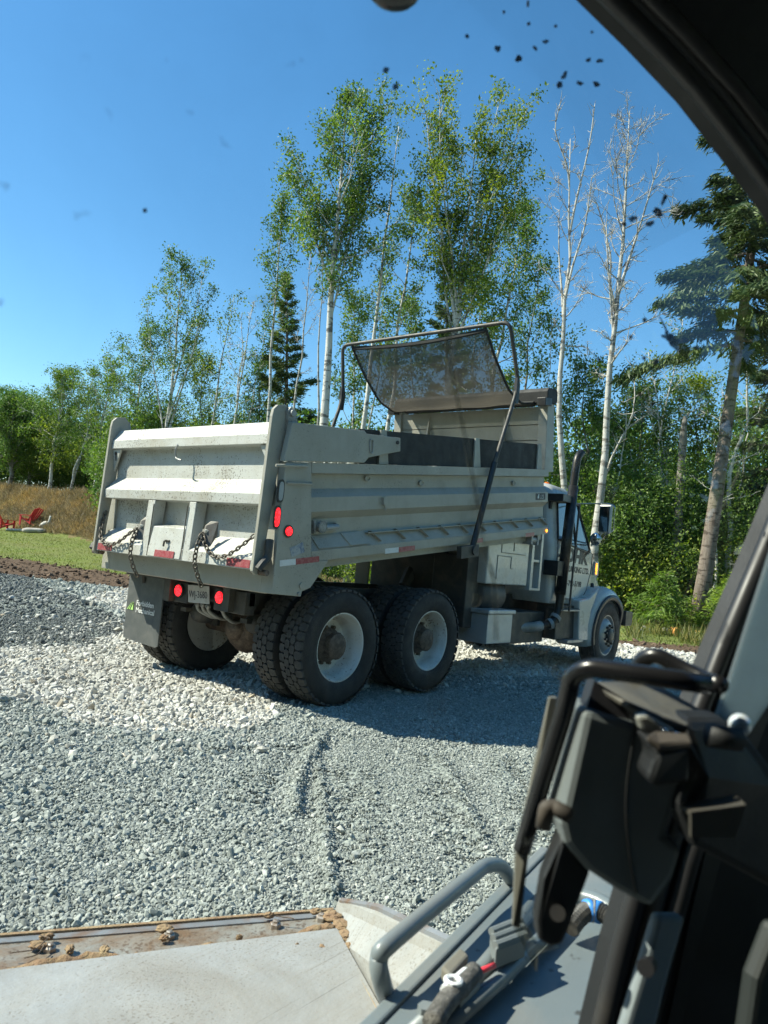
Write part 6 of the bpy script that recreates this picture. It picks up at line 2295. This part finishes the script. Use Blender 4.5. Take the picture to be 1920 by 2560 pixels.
undergrowth('undergrowth', 'dark leafy undergrowth deep in the wood', [(1180, 1700, 31, .2, 7.0, 8.5, 190, 1.5), (600, 1180, 34, .2, 7.0, 7.0, 170, 1.5), (200, 600, 42, .4, 4.6, 6.0, 110, 1.4), (-60, 230, 54, 1.0, 6.6, 6.2, 140, 1.6)], LF_DARK, 90, .09, 300)
undergrowth('undergrowth', 'leafy green undergrowth along the wood edge', [(1180, 1680, 25, .2, 4.6, 5.2, 170, 1.0), (600, 1180, 29, .3, 4.8, 4.6, 120, 1.0), (200, 620, 39, .5, 6.2, 7.2, 130, 1.2), (-40, 230, 49, 1.2, 6.5, 5.0, 90, 1.4)], LF_ALDER, 91, .048, 560)
undergrowth('undergrowth', 'yellow-green brush in front of the wood', [(1240, 1600, 23.5, .1, 2.4, 3.4, 50, .7), (750, 1000, 26, .1, 1.6, 1.6, 30, .6), (60, 220, 46, 2.0, 4.5, 3.6, 26, .9)], LF_YEL, 92, .052, 480)


def blades(name, label, xs, ys, hgt, wid, mat, seed, lean=.35):
    rs = np.random.default_rng(seed)
    n_ = len(xs)
    zs = height(xs, ys)
    h_ = hgt * rs.lognormal(0, .3, n_)
    dv = np.stack([rs.normal(0, lean, n_), rs.normal(0, lean, n_), np.ones(n_)], -1)
    dv /= np.linalg.norm(dv, axis=1)[:, None]
    P = np.stack([xs, ys, zs], -1) + dv * (h_ * .48)[:, None]
    a = rs.uniform(0, 6.28, n_)
    W_ = np.stack([np.cos(a), np.sin(a), np.zeros(n_)], -1) * wid
    return kind(quads_mesh(name, P, dv * (h_ * .5)[:, None], W_, mat, taper=.25), 'stuff', label)


# dry grass over the left bank
n_ = 110000
uu = rng.uniform(-80, 300, n_) * Q
dd = rng.uniform(36, 54, n_)
xx = CAM[0] + (VX + (uu - 960) / FPX * CR[0] / 1) * dd
yy = CAM[1] + (VY + (uu - 960) / FPX * CR[1] / 1) * dd
e, t = edge_coords(xx, yy)
ok = (e > forest_edge(t) - .4 + 1.2 * vnoise(xx, yy, 55)) & (t > 16)
blades('dry_grass', 'dry golden grass on the left bank', xx[ok], yy[ok], .36, .014, DRY, 95, 1.3)
# taller grass by the wood on the right and along the strip behind the truck
uu = rng.uniform(560, 1680, 26000) * Q
dd = rng.uniform(15.5, 24, 26000)
xx = CAM[0] + (VX + (uu - 960) / FPX * CR[0]) * dd
yy = CAM[1] + (VY + (uu - 960) / FPX * CR[1]) * dd
e, t = edge_coords(xx, yy)
pxr = uu / Q
ok = (e > 2.2) & (e < forest_edge(t) + 2) & ((pxr > 1375) | (e > forest_edge(t) - 2.2)) & (vnoise(xx * .9, yy * .9, 56) > .30)
blades('tall_grass', 'tall green and straw-coloured grass at the wood edge', xx[ok], yy[ok], .30, .012, GREEN_G, 96, .45)
# short turf blades on the mown lawn
uu = rng.uniform(-60, 1700, 90000) * Q
dd = rng.uniform(14, 42, 90000)
xx = CAM[0] + (VX + (uu - 960) / FPX * CR[0]) * dd
yy = CAM[1] + (VY + (uu - 960) / FPX * CR[1]) * dd
e, t = edge_coords(xx, yy)
ok = (e > dirt_width(t) - .2) & (e < forest_edge(t) + .5)
blades('turf', 'short mown turf', xx[ok], yy[ok], .06, .010, leafmat('turf_blade', [(0, (.08, .125, .022)), (.6, (.14, .18, .035)), (1, (.23, .23, .07))], .3), 97, .6)

# unseen ring of leaves added beside and behind the loader to block low sky
rs = np.random.default_rng(99)
n_ = 16000
an = YAW + np.radians(rs.uniform(62, 298, n_))
rr = rs.uniform(27, 38, n_)
xx, yy = CAM[0] + rr * np.cos(an), CAM[1] + rr * np.sin(an)
zz = rs.uniform(0, 1, n_) ** 1.1 * (10 + 5 * vnoise(an * 14, an * 0, 71))
U, Wd = rand_axes(n_, rs, .55, .6, .2)
kind(quads_mesh('sky_blocking_wood', np.stack([xx, yy, zz], -1), U, Wd, LF_DARK), 'stuff', 'unseen leaf ring added behind the loader to block low sky')

# ================================================================== SMALL THINGS FURTHER OFF
RED = surf('red_paint', (.55, .03, .035), .5, 0, (.4, .03, .03), 5, .5, .8)


def garden_chair(loc, rz, label):
    root = empty('garden_chair', loc)
    root.rotation_euler = (0, 0, rz)
    tag(root, label, 'chair', 'red garden chairs on the lawn')
    for k in range(5):
        y = -.24 + k * .12
        MB().slab([(-.05, y - .05, .30), (-.05, y + .05, .30), (-.50, y + .05 + y * .12, 1.02 - abs(y) * .35), (-.50, y - .05 + y * .12, 1.02 - abs(y) * .35)], (.02, 0, .012)).build('back_slat', RED, root)
    for k in range(4):
        x = .0 + k * .125
        MB().box((x, -.28, .30 + k * .022), (x + .11, .28, .32 + k * .022)).build('seat_slat', RED, root)
    for s_ in (-1, 1):
        MB().box((-.35, s_ * .36 - .06, .56), (.48, s_ * .36 + .06, .585)).build('armrest', RED, root)
        MB().box((.36, s_ * .33 - .02, 0), (.46, s_ * .33 + .02, .56)).build('leg', RED, root)
        MB().slab([(.36, s_ * .30 - .015, .36), (.36, s_ * .30 + .015, .36), (-.55, s_ * .30 + .015, .0), (-.55, s_ * .30 - .015, .0)], (.0, 0, .09)).build('leg', RED, root)
        MB().box((-.33, s_ * .35 - .02, .10), (-.26, s_ * .35 + .02, .56)).build('leg', RED, root)
    return root


def floor_at(px, py, depth):
    p = at(px, py, depth)
    return (p[0], p[1], float(height(p[0], p[1])))


garden_chair(floor_at(74, 1330, 40), YAW + RAD(70), 'red slatted garden chair seen side-on by the grey log')
garden_chair(floor_at(6, 1325, 39), YAW + RAD(-35), 'red slatted garden chair seen from its back at the left frame edge')


def log(name, label, a, b, r, mat, seed, cat='log'):
    rs = np.random.default_rng(seed)
    a, b = np.array(a), np.array(b)
    pts = [a + (b - a) * t + np.array([0, 0, r * .8]) + rs.normal(0, r * .25, 3) for t in np.linspace(0, 1, 6)]
    mb_ = MB().tube(pts, [r * q for q in (.8, 1.05, 1.0, .9, .95, .6)], 9)
    return tag(mb_.build(name, mat, smooth=True), label, cat)


DRIFT = surf('driftwood', (.40, .38, .35), .8, 0, (.25, .23, .2), 4, .4, .7)
PALEW = surf('pale_wood', (.66, .64, .58), .8, 0, (.5, .47, .42), 4, .4, .7)
log('log', 'long grey driftwood log lying in front of the side-on red chair', floor_at(56, 1338, 38.5), floor_at(112, 1343, 38.5), .13, DRIFT, 1)
log('log', 'thin whitish driftwood pole between the two red chairs', floor_at(14, 1328, 39), floor_at(58, 1333, 39.2), .07, PALEW, 2)
mb = MB()
p = np.array(floor_at(98, 1334, 39.5))
mb.tube(bez([p + (0, 0, .05), p + CR * .25 + (0, 0, .18), p + CR * .45 + (0, 0, .25), p + CR * .50 + (0, 0, .62)], 4), [.10, .12, .14, .15, .16, .15, .14, .12, .10, .08, .07, .06, .04], 8)
mb.tube(bez([p + CR * .1, p + CR * .3 + (0, 0, .10), p + CR * .6 + (0, 0, .14)], 4), .12, 8)
tag(mb.build('driftwood_root', PALEW, smooth=True), 'white driftwood stump with a raised root right of the side-on chair', 'driftwood')
# firewood and stones at the foot of the right-hand wood
for k, (px, py, dep, r, ln, mm, lab) in enumerate(((1600, 1566, 19.0, .09, .35, PALEW, 'whitish short log left of the young cedar'), (1660, 1576, 18.8, .10, .5, DRIFT, 'grey log behind the tall grass below the seedling'), (1690, 1580, 18.7, .09, .5, DRIFT, 'grey log right of the orange log end'),
                                                   (1725, 1584, 18.6, .09, .5, PALEW, 'pale log by the big leaning trunk foot'))):
    a = np.array(floor_at(px, py, dep))
    log('log', lab, a, a + CR * ln * np.array([1, 1, 0]) + np.array([.1, .1, 0]), r, mm, 10 + k)
a = np.array(floor_at(1696, 1582, 18.45))
b = a + np.array([CF[0], CF[1], 0]) * .4
mb = MB().tube([tuple(a + (0, 0, .11)), tuple(b + (0, 0, .11))], .11, 14)
tag(mb.build('log', surf('orange_cut_wood', (.55, .24, .05), .8, 0, (.4, .2, .06), 12, .4, .7)), 'orange cut log end facing us in the tall grass', 'log')
a = np.array(floor_at(1757, 1586, 18.4))
b = a + np.array([CF[0], CF[1], 0]) * .4
mb = MB().tube([tuple(a + (0, 0, .10)), tuple(b + (0, 0, .10))], .09, 14)
tag(mb.build('log', surf('yellow_cut_wood', (.50, .30, .07), .8, 0, (.4, .22, .06), 12, .4, .7)), 'yellowish cut log end right of the big leaning trunk foot', 'log')
# red survey flag on the white stone
a = np.array(floor_at(229, 1497, 10.5))
d = ray_dir(229, 1497)
a = CAM + d * ((.02 - CAM[2]) / d[2])
mb = MB().slab([tuple(a + (0, 0, .0)), tuple(a + np.array(CR) * .07), tuple(a + np.array(CR) * .06 + (0, 0, .05)), tuple(a + np.array(CR) * .02 + (0, 0, .045))], tuple(np.array([CF[0], CF[1], 0]) * .03))
tag(mb.build('ribbon_scrap', surf('pink_ribbon', (.7, .08, .11), .6)), 'small scrap of pink-red ribbon on the white stone', 'ribbon')
